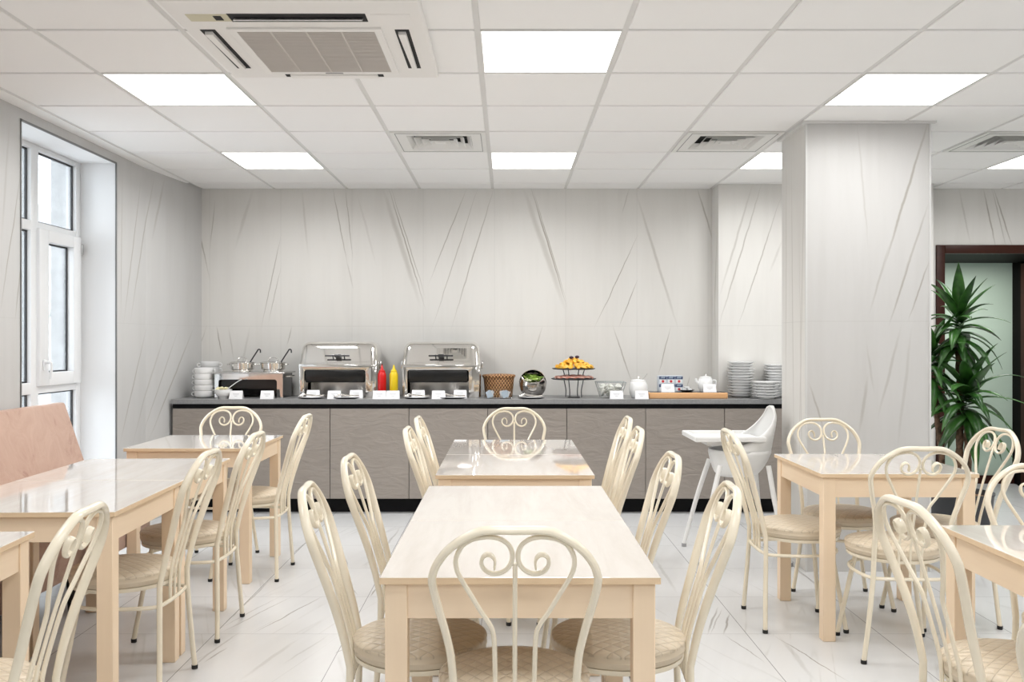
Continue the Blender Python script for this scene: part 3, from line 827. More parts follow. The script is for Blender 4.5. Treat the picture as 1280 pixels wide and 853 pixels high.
def soup_pot(px, label):
    x = PX(px, 7.32)
    t = thing('soup_pot', label, 'pot', (x, 7.32, CT+.202), 0, 'small steel pots on the soup warmer')
    MB().lathe([(0,0), (.078,0), (.080,.004), (.078,.012), (.094,.022), (.096,.066), (.104,.069), (.104,.073), (.094,.073), (.092,.06), (.0,.05)], 32).build('body', M_steel, t)
    ld = MB().lathe([(.1,.073), (.08,.078), (.04,.082), (0,.083), (0,.078), (.1,.072)], 32).build('lid', M_steel2, t)
    MB().tube(spline([(-.038,0,.078), (-.034,0,.100), (-.014,0,.114), (.014,0,.114), (.034,0,.100), (.038,0,.078)], 4), .0045, 8, ref=(0,1,0)).build('lid_handle', M_steel, ld)
    for s in (-1, 1): MB().tube(spline([(s*.098,-.02,.058), (s*.118,-.015,.058), (s*.118,.015,.058), (s*.098,.02,.058)], 4), .004, 6).build('handle', M_steel, t)
    l = thing('ladle', 'steel ladle leaning in the ' + label.split('with')[0].strip().replace('steel ', ''), 'ladle', (x+.055, 7.30, CT+.256), 0, 'ladles in the soup pots')
    MB().tube(spline([(0,0,0), (.03,0,.05), (.066,0,.105), (.078,0,.122), (.092,0,.118), (.094,0,.095)], 4), .0055, 8, ref=(0,1,0)).build('handle', M_dgrey, l)
    MB().lathe([(0,-.02), (.018,-.016), (.028,0), (.026,0), (.017,-.013), (0,-.017)], 16, (-.012,0,.0)).build('cup', M_steel, l)
soup_pot(303, 'steel soup pot on the window side of the warmer with a loop handled lid')
soup_pot(341.5, 'steel soup pot next to the first roll-top dish with a loop handled lid')

# --- two handled soup cups in two stacks
ords = ['bottom', 'second from the bottom', 'third from the bottom', 'fourth from the bottom', 'fifth from the bottom', 'sixth from the bottom', 'seventh from the bottom', 'eighth from the bottom', 'ninth from the bottom', 'tenth from the bottom', 'eleventh from the bottom', 'twelfth from the bottom', 'thirteenth from the bottom']
def ordinal(k, n): return 'topmost' if k == n-1 else ords[k]
cup0 = None
def cup(x, y, z, rz, label):
    global cup0
    if cup0: return dup(cup0, (x, y, z), rz, label)
    cup0 = thing('soup_cup', label, 'cup', (x, y, z), rz, 'white soup cups stacked on the buffet')
    MB().lathe([(0,.0), (.046,.0), (.050,.003), (.066,.010), (.0725,.020), (.0755,.046), (.0762,.057), (.0735,.057), (.0715,.024), (.05,.012), (0,.010)], 30).build('body', M_porc, cup0)
    for s in (-1, 1):
        MB().tube([(s*(.083+.014*math.cos(a)), 0, .030+.014*math.sin(a)) for a in [2*PI*k/14 for k in range(14)]], .0036, 7, True, ref=(0,1,0)).build('handle', M_porc, cup0)
    return cup0
for nm, px, y, n, rz in (('taller rear stack of cups', 262, 7.44, 6, .55), ('shorter front stack of cups', 255, 7.21, 5, -.1)):
    for k in range(n): cup(PX(px, y), y, CT+.0445*k, rz + random.uniform(-.12, .12), 'white two-handled soup cup, %s in the %s' % (ordinal(k, n), nm))

# --- butter bowl
x, y = PX(279, 7.105), 7.105
b = thing('butter_bowl', 'small white footed bowl of butter in front of the stacked cups', 'bowl', (x, y, CT))
MB().lathe([(0,0), (.030,0), (.032,.012), (.045,.018), (.064,.045), (.068,.072), (.065,.072), (.058,.046), (.04,.028), (0,.022)], 30).build('body', M_porc, b)
bl = MB()
for k in range(14): bl.ball((random.uniform(-.04,.04), random.uniform(-.035,.035), .068+random.uniform(0,.016)), .016, .013, .011, 1)
tag(bl.build('butter_curls', M_butter, loc=(x, y, CT)), 'pale butter curls heaped in the small footed bowl', 'butter', kind='stuff')
sp = thing('butter_spoon', 'white spoon sticking up from the butter bowl', 'spoon', (x+.03, y-.01, CT+.07))
MB().tube(spline([(0,0,.0), (.04,0,.03), (.085,0,.062), (.115,0,.078)], 4), [(.004,.006)]*4 + [(.004,.007)]*8 + [(.004,.008)]*1, 8, ref=(0,1,0)).build('handle', M_porc, sp)
MB().ball((-.01, 0, -.006), .016, .012, .006, 2).build('bowl', M_porc, sp)

# --- roll-top chafing dishes
def chafing(xl, label):
    W = .617
    t = thing('chafing_dish', label, 'chafing dish', (xl+W/2, 7.19, CT), 0, 'roll-top chafing dishes')
    a = W/2
    # arch front with black pan behind it
    inner = rr(-a+.045, a-.092, 0, .220, .022)
    fp = [(-a+.012, 0)] + inner + [(a-.012, 0), (a-.004, .262), (-a+.004, .262)]
    MB().prism(fp, 0, .012, 'y', .0015).build('front_panel', M_steel, t, angle=25)
    bd = MB()
    for s in (-1, 1):
        P = [(s*(a-.012), .012), (s*a, .05), (s*(a+.002), .20), (s*(a-.004), .355), (s*(a-.02), .385), (s*(a-.03), .385), (s*(a-.016), .20), (s*(a-.02), .012)]
        bd.prism(P, 0, .262, 'z')
    bd.box(-a+.02, a-.02, .375, .385, 0, .262).box(-a+.01, a-.01, .012, .375, .252, .262)
    bd.build('body', M_steel, t, angle=30)
    MB().box(-a+.05, a-.10, .005, .36, .120, .222, .012, 3).build('water_pan', M_blackg, t)
    MB().box(-a+.035, a-.035, .30, .31, .0, .20).box(-a+.035, a-.035, .02, .30, .0, .004).build('burner_shelf', M_steel2, t, smooth=False)
    # lid
    lid = MB().hull8([(-a, -.004, .262), (a, -.004, .262), (a, .385, .262), (-a, .385, .262),
                      (-a+.014, .062, .440), (a-.014, .062, .440), (a-.014, .345, .440), (-a+.014, .345, .440)])
    bm = lid.bm
    es = [e for e in bm.edges if max(v.co.z for v in e.verts) > .4]
    bmesh.ops.bevel(bm, geom=es, offset=.058, segments=8, affect='EDGES', profile=.5)
    lo = lid.build('lid', M_steel, t, angle=50)
    lh = MB().tube([(-.095,-.028,.330), (.095,-.028,.330)], .006, 8).tube([(-.045,-.028,.330), (-.045,.03,.335)], .005, 8).tube([(.045,-.028,.330), (.045,.03,.335)], .005, 8).box(-.022, .022, -.032, .02, .318, .342, .004)
    lh.build('lid_handle', M_dgrey, lo)
    for s in (-1, 1):
        MB().box(s*a-.009+s*.009, s*a+.009+s*.009, .12, .18, .225, .285, .006).build('hinge', M_steel2, t)
    return t
c1 = chafing(PX(373, 7.19), 'steel roll-top chafing dish between the soup warmer and the ketchup bottle')
chafing_r = dup(c1, (PX(502, 7.19)+.3085, 7.19, CT), 0, 'steel roll-top chafing dish between the mustard bottle and the wicker basket')

# --- squeeze bottles
def bottle(px, label, m):
    t = thing('squeeze_bottle', label, 'bottle', (PX(px, 7.2), 7.2, CT), 0, 'sauce bottles between the chafing dishes')
    MB().lathe([(0,0), (.030,0), (.033,.004), (.033,.175), (.031,.19), (.024,.202), (0,.202)], 24).build('body', m, t)
    MB().lathe([(.025,.200), (.025,.212), (.013,.222), (.006,.250), (.004,.258), (0,.258)], 20).build('nozzle', m, t)
    if m is M_red: MB().lathe([(0,.257), (.005,.257), (.005,.266), (0,.268)], 10).build('nozzle_tip', mat('dark_red_tip', (.15, .01, .01), .4), t)
bottle(477.5, 'red ketchup squeeze bottle between the two chafing dishes', M_red)
bottle(492.3, 'yellow mustard squeeze bottle between the two chafing dishes', M_yellow)

# --- tent cards
card0 = None
def card(px, z, y, label, wd=.104, ht=.063):
    global card0
    loc = (PX(px, y), y, z)
    if card0: return dup(card0, loc, random.uniform(-.05, .05), label)
    card0 = thing('tent_card', label, 'card', loc, 0, 'folded name cards on the buffet')
    a = wd/2
    MB().faces([(-a,0,0), (a,0,0), (a-.003,.022,ht), (-a+.003,.022,ht), (-a,.044,0), (a,.044,0), (-a,.001,-.0), (a,.001,0), (a-.003,.0225,ht-.001), (-a+.003,.0225,ht-.001), (-a,.043,0), (a,.043,0)],
               ((0,1,2,3), (3,2,5,4), (9,8,7,6), (10,11,8,9), (0,6,7,1), (5,11,10,4), (0,3,9,6), (3,4,10,9), (1,7,8,2), (2,8,11,5))).build('sheet', M_paper, card0, smooth=False)
    p = MB()
    for k, (l0, l1) in enumerate(((-.026, .024), (-.020, .022), (-.012, .010))):
        zz = .040-.009*k; yy = zz/ht*.022
        p.faces([(l0, yy-.0006, zz-.0012), (l1, yy-.0006, zz-.0012), (l1, yy+.0004, zz+.0012), (l0, yy+.0004, zz+.0012)], ((0,1,2,3),))
    p.build('print', M_ink, card0, smooth=False)
for px, lab in ((294.5,'standing beside the butter bowl'), (333.5,'standing alone before the dark soup warmer arch'), (391,'at the soup warmer end of the first chafing dish'),
                (417.5,'before the middle of the first chafing dish'), (445,'at the ketchup end of the first chafing dish'), (474,'below the red ketchup bottle'),
                (491,'below the yellow mustard bottle'), (522.5,'at the mustard end of the second chafing dish'), (548,'before the middle of the second chafing dish'),
                (575,'at the basket end of the second chafing dish'), (771,'before the glass bowl of white curd'), (802.5,'before the white sugar pot')):
    card(px, CT, 7.15 if px in (391, 445, 522.5, 575) else 7.058, 'small white folded name card ' + lab)
# --- small plates with serving tongs
plate_s = None
def tong_plate(px, py, label):
    global plate_s
    x, y = PX(px, 7.085), 7.085
    lab2 = 'steel serving tongs on the ' + label.replace('small white plate', 'plate')
    if plate_s is None:
        o = thing('side_plate', label, 'plate', (x, y, CT), 0, 'small plates for serving tongs')
        MB().lathe([(0,0), (.055,0), (.058,.004), (.092,.011), (.094,.013), (.056,.0075), (0,.006)], 32, sx=1.1, sy=.68).build('dish', M_porc, o)
        MB().lathe([(.052,-.0005), (.062,-.0005), (.090,.0085), (.0945,.0115), (.0945,.0128), (.060,.003), (.052,.0025)], 32, sx=1.1, sy=.68).build('rim', M_dgrey, o)
        g = thing('serving_tongs', lab2, 'tongs', (x, y, CT+.013), .2, 'serving tongs on the small plates')
        for s in (-1, 1):
            MB().tube(spline([(-.075, s*.012, .012), (-.055, s*.018, .022), (-.02, s*.016, .016), (.05, s*.009, .010), (.095, 0, .012)], 5), [(.003,.007)]*6+[(.003,.005)]*15, 8, ref=(0,0,1)).build('arm', M_steel, g)
            MB().ball((-.078, s*.012, .010), .020, .010, .010, 2).build('spoon_end', M_steel, g)
        plate_s = (o, g)
    else:
        dup(plate_s[0], (x, y, CT), 0, label); dup(plate_s[1], (x, y, CT+.013), random.uniform(-.25, .3), lab2)
tong_plate(389, 497.5, 'small white plate before the window half of the first chafing dish')
tong_plate(433, 497.5, 'small white plate before the ketchup half of the first chafing dish')
tong_plate(521, 497.5, 'small white plate before the mustard half of the second chafing dish')
tong_plate(566, 497.5, 'small white plate before the basket half of the second chafing dish')
tong_plate(664, 498, 'small white plate in front of the steel salad pot')

# --- wicker basket
bk = thing('wicker_basket', 'brown wicker basket with a flat lid on the buffet', 'basket', (PX(623.5, 7.33), 7.33, CT))
MB().lathe([(0,0), (.104,0), (.109,.01), (.122,.148), (.126,.150), (.126,.158), (.116,.158), (.0,.12)], 40, sy=.75).build('body', M_wicker, bk)
MB().lathe([(.126,.158), (.133,.160), (.134,.172), (.126,.178), (.08,.183), (0,.184), (0,.172), (.12,.160)], 40, sy=.75).build('lid', M_wicker, bk)
for px, lab in ((613, 'square cut-glass dish before the window side of the wicker basket'), (632, 'square cut-glass dish before the salad pot side of the wicker basket')):
    gd = thing('glass_dish', lab, 'dish', (PX(px, 7.11), 7.11, CT), 0, 'cut-glass dishes')
    a = .055
    MB().hull8([(-a+.006,-a+.006,0), (a-.006,-a+.006,0), (a-.006,a-.006,0), (-a+.006,a-.006,0), (-a,-a,.07), (a,-a,.07), (a,a,.07), (-a,a,.07)], .004, 1).build('body', M_cglass, gd, smooth=False)
    for k in range(4):
        tag(MB().box(-.022, .022, -.003, .003, 0, .052, mtx=Matrix.Rotation(.25*(k-1.5), 4, 'Y')).build('sachet', M_paper if k % 2 else M_sky2, loc=(PX(px, 7.11)+random.uniform(-.018,.018), 7.085+.017*k, CT+.010), smooth=False),
            'paper sachet standing in the ' + lab.replace('square ', ''), 'sachet', 'sachets in the cut-glass dishes')

# --- steel salad pot (ball shaped, opened lid)
x, y = PX(666, 7.28), 7.28
sb = thing('salad_pot', 'round steel pot with its lid tipped open, filled with lettuce', 'pot', (x, y, CT))
tilt = Matrix.Translation((0,0,.098)) @ Matrix.Rotation(R(24), 4, 'X')
pr = []
for k in range(15):
    a = -PI/2 + k*(PI*.70)/14; pr.append((.106*math.cos(a), .106*math.sin(a)))
pr += [(pr[-1][0]+.004, pr[-1][1]+.002), (pr[-1][0]-.008, pr[-1][1]+.001)]
for k in range(14, -1, -1):
    a = -PI/2 + k*(PI*.70)/14; pr.append((.100*math.cos(a), .100*math.sin(a)))
pr[0] = (0, pr[0][1]); pr[-1] = (0, pr[-1][1])
MB().lathe(pr, 36, mtx=tilt).build('body', mat('dark_polished_steel', (.50, .47, .44), .08, metal=1.), sb)
pr = [(.110*math.cos(a), .110*math.sin(a)) for a in [k*PI/2/8 for k in range(9)]]
pr += [(.106*math.cos(a), .106*math.sin(a)) for a in [k*PI/2/8 for k in range(8,-1,-1)]]
MB().lathe(pr + [pr[0]], 36, mtx=Matrix.Translation((0,.012,.113)) @ Matrix.Rotation(R(-78), 4, 'X')).build('lid', M_steel, sb)
MB().lathe([(0,0), (.055,0), (.058,.006), (.040,.012), (.036,.02), (0,.02)], 24).build('foot', M_dgrey, sb)
lf = MB()
for k in range(44):
    a = random.uniform(0, 2*PI); r_ = random.uniform(0, .066)
    m_ = Matrix.Rotation(random.uniform(0, 6), 4, 'Z') @ Matrix.Rotation(random.uniform(-.9, .9), 4, 'X')
    lf.ball(Vector((r_*math.cos(a), r_*math.sin(a)-.01+r_*.2, 1.*(.135+random.uniform(-.01,.034)))), .030, .024, .005, 2, m_, .18)
tag(lf.build('lettuce_leaves', M_green, loc=(x, y, CT)), 'green lettuce leaves heaped in the steel pot', 'lettuce', kind='stuff')
cbg = MB()
for k in range(16):
    p = Vector((random.uniform(-.045,.035), random.uniform(-.068,-.045), .124+random.uniform(0,.022)))
    cbg.tube([p, p+Vector((random.uniform(-.02,.02), .004, .008)), p+Vector((random.uniform(-.03,.03), .008, .002))], .0035, 5)
tag(cbg.build('cabbage_shreds', M_cabbage, loc=(x, y, CT)), 'pale cabbage shreds at the front of the steel pot', 'cabbage', kind='stuff')

# --- two tier stand
x, y = PX(717, 7.24), 7.24
ts = thing('tiered_stand', 'black two-tier wire stand holding orange slices above and ham below', 'serving stand', (x, y, CT))
z1, z2 = .142, .222
MB().lathe([(0,z1), (.165,z1), (.178,z1+.006), (.178,z1+.010), (.16,z1+.006), (0,z1+.005)], 40).build('tray', M_dgrey, ts)
MB().lathe([(0,z2), (.158,z2), (.170,z2+.006), (.170,z2+.010), (.155,z2+.006), (0,z2+.005)], 40).build('tray', M_dgrey, ts)
MB().lathe([(0,.003), (.066,.003), (.066,.008), (0,.008)], 4, mtx=Matrix.Rotation(PI/4, 4, 'Z')).build('base', M_dgrey, ts, smooth=False)
for k in range(4):
    a = PI/4 + k*PI/2 + .25
    c_, s_ = math.cos(a), math.sin(a)
    MB().tube(spline([(.07*c_, .07*s_, .004), (.068*c_, .068*s_, .06), (.085*c_, .085*s_, z1), (.082*c_, .082*s_, .18), (.095*c_, .095*s_, z2)], 4), .004, 7).build('wire_leg', M_dgrey, ts)
og = None
for k in range(46):
    ring = 0 if k < 18 else (1 if k < 32 else (2 if k < 41 else 3))
    n_in, rr_, zz = ((18, .130, .0), (14, .096, .018), (9, .058, .038), (5, .024, .056))[ring]
    a = 2*PI*k/n_in + ring*.3
    loc = (x+rr_*math.cos(a), y+rr_*math.sin(a), CT+z2+.011+zz)
    if og is None:
        og = thing('orange_slice', 'orange wedge in the fruit pile on the upper tier', 'orange slice', loc, a, 'orange wedges on the upper tier')
        arc = [(.027*math.cos(PI*i/10), .025*math.sin(PI*i/10)) for i in range(11)]
        MB().prism(arc, -.009, .009, 'y', .003).build('flesh', M_orange, og)
        MB().tube([(p[0]*1.02, 0, p[1]*1.04) for p in arc], (.002, .010), 6, ref=(0,1,0)).build('peel', mat('orange_peel', (.92, .50, .06), .4), og)
    else:
        o = dup(og, loc, a); o.rotation_euler = (random.uniform(-.6,.6), random.uniform(-.4,.4), a + PI/2*random.choice((0, 1)) + random.uniform(-.3,.3))
for k in range(2):
    tag(MB().ball((0,0,0), .018, .014, .012, 2).build('grape', M_grape, loc=(x-.02+.045*k, y-.03, CT+z2+.094+.004*k)), 'dark grape on top of the orange wedges, %s side' % ('window' if k == 0 else 'column'), 'grape', 'grapes on the fruit pile')
for k in range(22):
    a = 2*PI*k/14 if k < 14 else 2*PI*k/8; r_ = .135 if k < 14 else .075
    b_ = MB().tube(spline([(-.038,0,0), (-.012,.006,.006), (.014,-.004,.005), (.038,.002,0)], 3), (.012, .008), 9, ref=(0,0,1))
    o = b_.build('ham_slice', M_ham, loc=(x+r_*math.cos(a), y+r_*math.sin(a), CT+z1+.0155+(.008 if k >= 14 else 0)), rz=a+PI/2+random.uniform(-.4,.4))
    tag(o, 'rolled pink ham slice on the lower tier', 'ham slice', 'ham slices on the lower tier')

# --- glass bowl with curd
x, y = PX(763, 7.2), 7.2
gb = thing('glass_bowl', 'flared clear glass bowl of white curd beside the tiered stand', 'bowl', (x, y, CT))
a, bb = .075, .112
MB().hull8([(-a,-a*.8,0), (a,-a*.8,0), (a,a*.8,0), (-a,a*.8,0), (-bb,-bb*.8,.125), (bb,-bb*.8,.125), (bb,bb*.8,.125), (-bb,bb*.8,.125)], .004, 1).build('body', M_cglass, gb, smooth=False)
rim = MB()
for q in (((-bb,-bb*.8), (bb,-bb*.8)), ((bb,-bb*.8), (bb,bb*.8)), ((bb,bb*.8), (-bb,bb*.8)), ((-bb,bb*.8), (-bb,-bb*.8))):
    rim.tube([(*q[0], .125), (*q[1], .125)], .003, 6)
for sx in (-1, 1):
    for sy in (-1, 1): rim.tube([(sx*a, sy*a*.8, .003), (sx*bb, sy*bb*.8, .125)], .0025, 6)
rim.build('edge', mat('grey_glass_edge', (.35, .38, .38), .1), gb)
cu = MB()
for k in range(90): cu.ball((random.uniform(-.078,.078), random.uniform(-.062,.062), .022+random.uniform(0,.082)), .017, .015, .013, 1, None, .2)
tag(cu.build('curd', M_curd, loc=(x, y, CT)), 'white crumbly curd filling the flared glass bowl', 'curd', kind='stuff')

# --- white pots
def white_pot(px, y, z, label, sc, spoon, spout):
    t = thing('sugar_pot', label, 'pot', (PX(px, y), y, z), 0, 'white lidded pots')
    k = sc
    MB().lathe([(0,0), (.052*k,0), (.056*k,.004), (.070*k,.035*k), (.074*k,.07*k), (.070*k,.11*k), (.060*k,.132*k), (.062*k,.138*k), (.055*k,.138*k), (0,.12*k)], 32).build('body', M_porc, t)
    ld = MB().lathe([(.060*k,.138*k), (.045*k,.146*k), (.02*k,.150*k), (0,.151*k), (0,.136*k)], 32).build('lid', M_porc, t)
    MB().lathe([(.004,.149*k), (.005,.155*k), (.012*k,.162*k), (.010*k,.170*k), (0,.172*k)], 14).build('lid_knob', M_steel, ld)
    if spoon: MB().tube(spline([(.02,0,.14*k), (.045,0,.16*k), (.07,0,.195*k)], 4), (.002,.004), 6, ref=(0,1,0)).build('spoon_handle', M_steel2, t)
    if spout:
        MB().tube(spline([(-.066*k,0,.075*k), (-.088*k,0,.10*k), (-.094*k,0,.128*k)], 4), [.014*k]*4+[.011*k]*4+[.009*k], 10).build('spout', M_porc, t)
        MB().tube(spline([(.068*k,0,.11*k), (.098*k,0,.105*k), (.100*k,0,.06*k), (.070*k,0,.045*k)], 4), .006, 8, ref=(0,1,0)).build('handle', M_porc, t)
white_pot(798, 7.2, CT, 'white lidded sugar pot with a spoon between the glass bowl and wooden tray', .98, True, False)

# --- wooden tray and what is on it
x0, x1 = PX(811, 7.09), PX(910, 7.09)
ty0, ty1 = 7.09, 7.33; xm = (x0+x1)/2
wtz = thing('wooden_tray', 'low wooden tray with a black inlay on the buffet near the column', 'tray', (xm, 7.09, CT))
hw = (x1-x0)/2
MB().box(-hw, hw, 0, .24, .0, .046, .006, 3).build('tray_body', M_oak, wtz)
MB().box(-hw+.014, hw-.014, .014, .226, .046, .0485).build('inlay', M_blackg, wtz, smooth=False)
TZ = CT+.0487
bx0 = None
rows = ('lower', 'upper'); cols = ('window end', 'middle', 'column end')
for r_ in range(2):
    for c_ in range(3):
        lab = 'small blue, white and red tea carton, %s row, %s' % (rows[r_], cols[c_])
        loc = (PX(827.5+10.0*c_, 7.25), 7.25, TZ+.0615*r_)
        if bx0: dup(bx0, loc, 0, lab); continue
        bx0 = thing('tea_carton', lab, 'carton', loc, 0, 'tea cartons on the wooden tray')
        MB().box(-.031, .031, -.045, .045, 0, .061, .001, 1).build('box', mat('pale_carton', (.62, .68, .74), .6), bx0, smooth=False)
        MB().box(-.0295, .0295, -.0462, -.045, .035, .058).build('blue_band', M_navy, bx0, smooth=False)
        MB().box(-.024, .024, -.0462, -.045, .006, .033).build('white_label', M_paper, bx0, smooth=False)
        lb = MB()
        for dx in (0,): lb.lathe([(0,0), (.0105,0), (.0105,.0006), (0,.0006)], 14, (dx, -.0462, .019), Matrix.Rotation(PI/2, 4, 'X'))
        lb.build('red_mark', M_redp, bx0, smooth=False)
        MB().box(-.020, .016, -.0468, -.0462, .043, .0465).box(-.014, .020, -.0468, -.0462, .050, .053).build('print', M_sky2, bx0, smooth=False)
sd = thing('sugar_dish', 'small dark dish of white sugar lumps on the wooden tray', 'dish', (PX(858, 7.22), 7.22, TZ))
MB().lathe([(0,0), (.04,0), (.062,.012), (.064,.014), (.04,.006), (0,.005)], 24).build('dish', M_dgrey, sd)
for k in range(9):
    a = 2*PI*k/6; r_ = .030 if k < 6 else .012
    tag(MB().box(-.010, .010, -.008, .008, 0, .014, .002, 1).build('sugar_lump', M_sugar, loc=(PX(858, 7.22)+r_*math.cos(a), 7.22+r_*math.sin(a), TZ+(.009 if k < 6 else .024)), rz=a), 'white sugar lump heaped in the small dark dish', 'sugar lump', 'sugar lumps on the wooden tray')
white_pot(882, 7.22, TZ, 'white teapot with a steel knob on the wooden tray', .80, False, True)
card(835, TZ, 7.11, 'small white folded name card before the tea cartons')
card(887.5, TZ, 7.11, 'small white folded name card before the white teapot')

# --- plates
pl0 = None
def plate(x, y, z, sc, label, group):
    global pl0
    if pl0: o = dup(pl0, (x, y, z), random.uniform(0, 3), label, group)
    else:
        o = pl0 = thing('dinner_plate', label, 'plate', (x, y, z), 0, group)
        MB().lathe([(0,.0), (.070,.0), (.073,.0035), (.075,.004), (.106,.017), (.113,.0205), (.113,.0222), (.110,.0222), (.074,.008), (0,.006)], 44).build('dish', M_porc, o)
        MB().lathe([(.064,.0), (.066,-.0025), (.070,-.0025), (.072,.0)], 36).build('foot_ring', M_porc, o)
    o.scale = (sc, sc, 1)
for nm, x, y, n, sc in (('tall stack next to the wooden tray', 1.842, 7.252, 13, .93), ('stack half hidden by the column, rear', 2.115, 7.262, 12, .80), ('low wide stack beside the column, front', 1.992, 7.092, 6, .93)):
    for k in range(n): plate(x+random.uniform(-.002,.002), y+random.uniform(-.002,.002), CT+.003+.0215*k, sc, 'white plate, %s in the %s' % (ordinal(k, n), nm), 'white plates stacked on the buffet')

# ------------------------------------------------------------------ white high chair
hc = thing('high_chair', 'white plastic high chair with a tray, beside the marble column', 'high chair', (1.40, 5.66, 0))
for sx in (-1, 1):
    for sy in (-1, 1):
        lg = MB().tube(spline([(sx*.145+.02, sy*.15, .575), (sx*.20, sy*.205, .30), (sx*.262, sy*.262, .012)], 4), [.015]*4+[.014]*4+[.013], 12).build('leg', M_white, hc)
        MB().lathe([(0,0), (.016,0), (.016,.022), (0,.022)], 14, (sx*.262, sy*.262, 0)).build('foot_cap', mat('grey_foot', (.35, .35, .36), .5), lg)
# bucket: stacked rings, open towards the tray above the seat
def bucket(h0, h1, n, W, D, xb, full, mtx=None):
    b = MB(); V = []; m_ = 22; fs = []
    for i in range(n+1):
        f = i/n; h = h0+(h1-h0)*f
        w_, d_, x_ = W(f), D(f), xb(f)
        am = full(f)
        for k in range(m_+1):
            a = -am + 2*am*k/m_
            V.append((x_ - d_*(1-math.cos(a)), w_*math.sin(a), h))
    for i in range(n):
        for k in range(m_):
            p = i*(m_+1)+k; fs.append((p, p+1, p+m_+2, p+m_+1))
    b.faces(V, fs); return b
def thick(o, th):
    md = o.modifiers.new('thick', 'SOLIDIFY'); md.thickness = th; md.offset = 0
    return o
lerp = lambda a, b, f: a+(b-a)*f
ss_ = lambda f: f*f*(3-2*f)
bu = bucket(.50, .66, 8, lambda f: lerp(.10, .185, math.sqrt(min(1, f*1.15))), lambda f: lerp(.10, .185, math.sqrt(min(1, f*1.15))), lambda f: lerp(.10, .215, math.sqrt(min(1, f*1.1))), lambda f: PI)
bu.lathe([(0,.50), (.103,.50)], 22)
thick(bu.build('seat', M_white, hc, angle=60), .008)
bk_ = bucket(.655, .922, 22, lambda f: .186*math.sqrt(max(.0, 1-max(0, (f-.30)/.70)**2.2))*(1-.28*f)+.004,
    lambda f: .205*(1-min(1, f))**2.4+.024, lambda f: .215+.03*f-.015*max(0, f-.8)*5*.6, lambda f: PI*.5*(1+.25*(1-f)))
thick(bk_.build('backrest', M_white, hc, angle=60), .009)
ty = MB().box(-.285, .135, -.215, .215, .722, .735, .006, 2)
for q in ((-.285, .135, -.215, -.185), (-.285, .135, .185, .215), (-.285, -.255, -.185, .185)): ty.box(*q, .728, .753, .006, 2)
ty.box(-.20, .10, -.12, .12, .69, .724, .01, 2)
ty.build('tray', M_white, hc)

# ------------------------------------------------------------------ potted dracaena
px_, py_ = 2.93, 5.95
pt = thing('potted_plant', 'tall dracaena with three leafy crowns in a dark pot before the doorway', 'plant', (px_, py_, 0))
po_ = MB().lathe([(0,0), (.155,0), (.165,.01), (.196,.33), (.202,.34), (.202,.35), (.188,.35), (.180,.30), (0,.30)], 40).build('pot', M_pot, pt)
MB().lathe([(.183,.315), (.13,.325), (.06,.332), (0,.335)], 30).build('bark_mulch', M_chips, po_)
def trunk(P, r):
    Q = spline(P, 10); rad = [r*(1+.12*math.sin(i*2.1)) for i in range(len(Q))]
    MB().tube(Q, rad, 10).build('trunk', M_bark, pt)
trunk([(-.02,0,.32), (-.01,-.01,.60), (.0,0,.95), (-.005,.01,1.32)], .024)
trunk([(-.09,.02,.32), (-.11,.03,.60), (-.15,.02,.90), (-.165,.02,1.12)], .018)
trunk([(.03,-.05,.32), (.025,-.05,.55), (.02,-.05,.80)], .022)
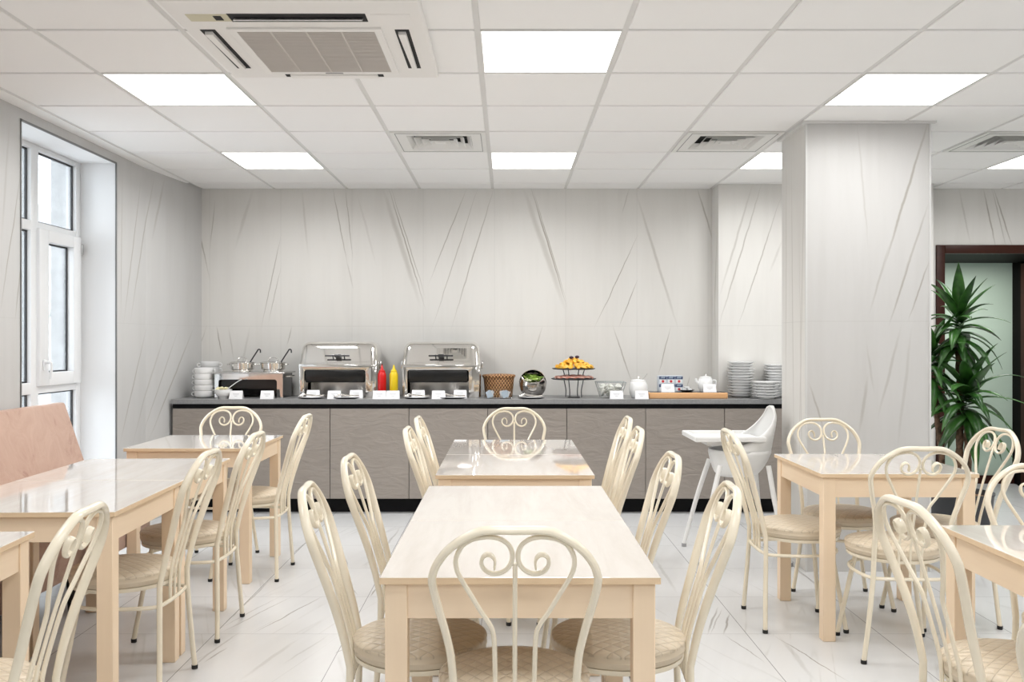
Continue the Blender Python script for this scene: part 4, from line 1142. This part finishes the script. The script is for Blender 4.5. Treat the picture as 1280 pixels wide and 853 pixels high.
def crown(c, n, Lm, lean_dir=(0,0), up=.6, spread=1., seed=1):
    rnd = random.Random(seed); b = MB()
    for k in range(n):
        f = k/n
        az = k*2.39996 + rnd.uniform(-.25, .25)
        el = lerp(-.45, 1.25, f**1.1) + rnd.uniform(-.15, .15)
        L = Lm*rnd.uniform(.75, 1.1)*(1 - .25*max(0, f-.7)); wd = .036*rnd.uniform(.85, 1.2)*Lm/.36
        dirv = Vector((math.cos(az)*math.cos(el), math.sin(az)*math.cos(el), math.sin(el)))
        side = Vector((-math.sin(az), math.cos(az), 0))
        base = Vector(c) + Vector((0, 0, (f-.5)*.26)) ; p = base.copy(); V = []; fs = []; m_ = 9; d_ = dirv.copy()
        droop = .27*rnd.uniform(.6, 1.4)*(1-f*.7)
        for i in range(m_+1):
            t_ = i/m_
            w_ = wd*max(.04, math.sin(PI*min(1, (t_*.93+.07))**.75))*(1.0 if t_ < 1 else 0)
            nrm = side.cross(d_).normalized()
            V += [p - side*w_ + nrm*w_*.28, p, p + side*w_ + nrm*w_*.28]
            p = p + d_*(L/m_)
            d_ = (d_ + Vector((0, 0, -droop))).normalized()
        for i in range(m_):
            for j in (0, 1):
                a_ = i*3+j; fs.append((a_, a_+1, a_+4, a_+3))
        b.faces(V, fs)
    thick(b.build('leaf_crown', M_leaf, pt, angle=80), .0015)
crown((-.005, .01, 1.40), 42, .33, seed=3)
crown((-.175, .02, 1.16), 32, .30, seed=5)
crown((.02, -.05, .93), 46, .38, seed=9)

# ------------------------------------------------------------------ daylight and camera
wd = bpy.data.worlds.new('World'); bpy.context.scene.world = wd; wd.use_nodes = True
bg = wd.node_tree.nodes['Background']; bg.inputs[0].default_value = (.90, .95, 1., 1); bg.inputs[1].default_value = 5.0
cam = bpy.data.cameras.new('camera'); co_ = bpy.data.objects.new('camera', cam); C.objects.link(co_)
co_.location = (0, 0, H); co_.rotation_euler = (PI/2, 0, 0)
cam.sensor_width = 36; cam.lens = F/1280*36; cam.shift_x = (640-CX)/1280; cam.shift_y = (CY-426.5)/1280
cam.clip_start = .02
S = bpy.context.scene; S.camera = co_
S.cycles.caustics_reflective = False; S.cycles.caustics_refractive = False
S.view_settings.view_transform = 'Standard'; S.view_settings.look = 'None'
S.view_settings.exposure = 0.29; S.view_settings.gamma = 1.0; S.view_settings.use_curve_mapping = False
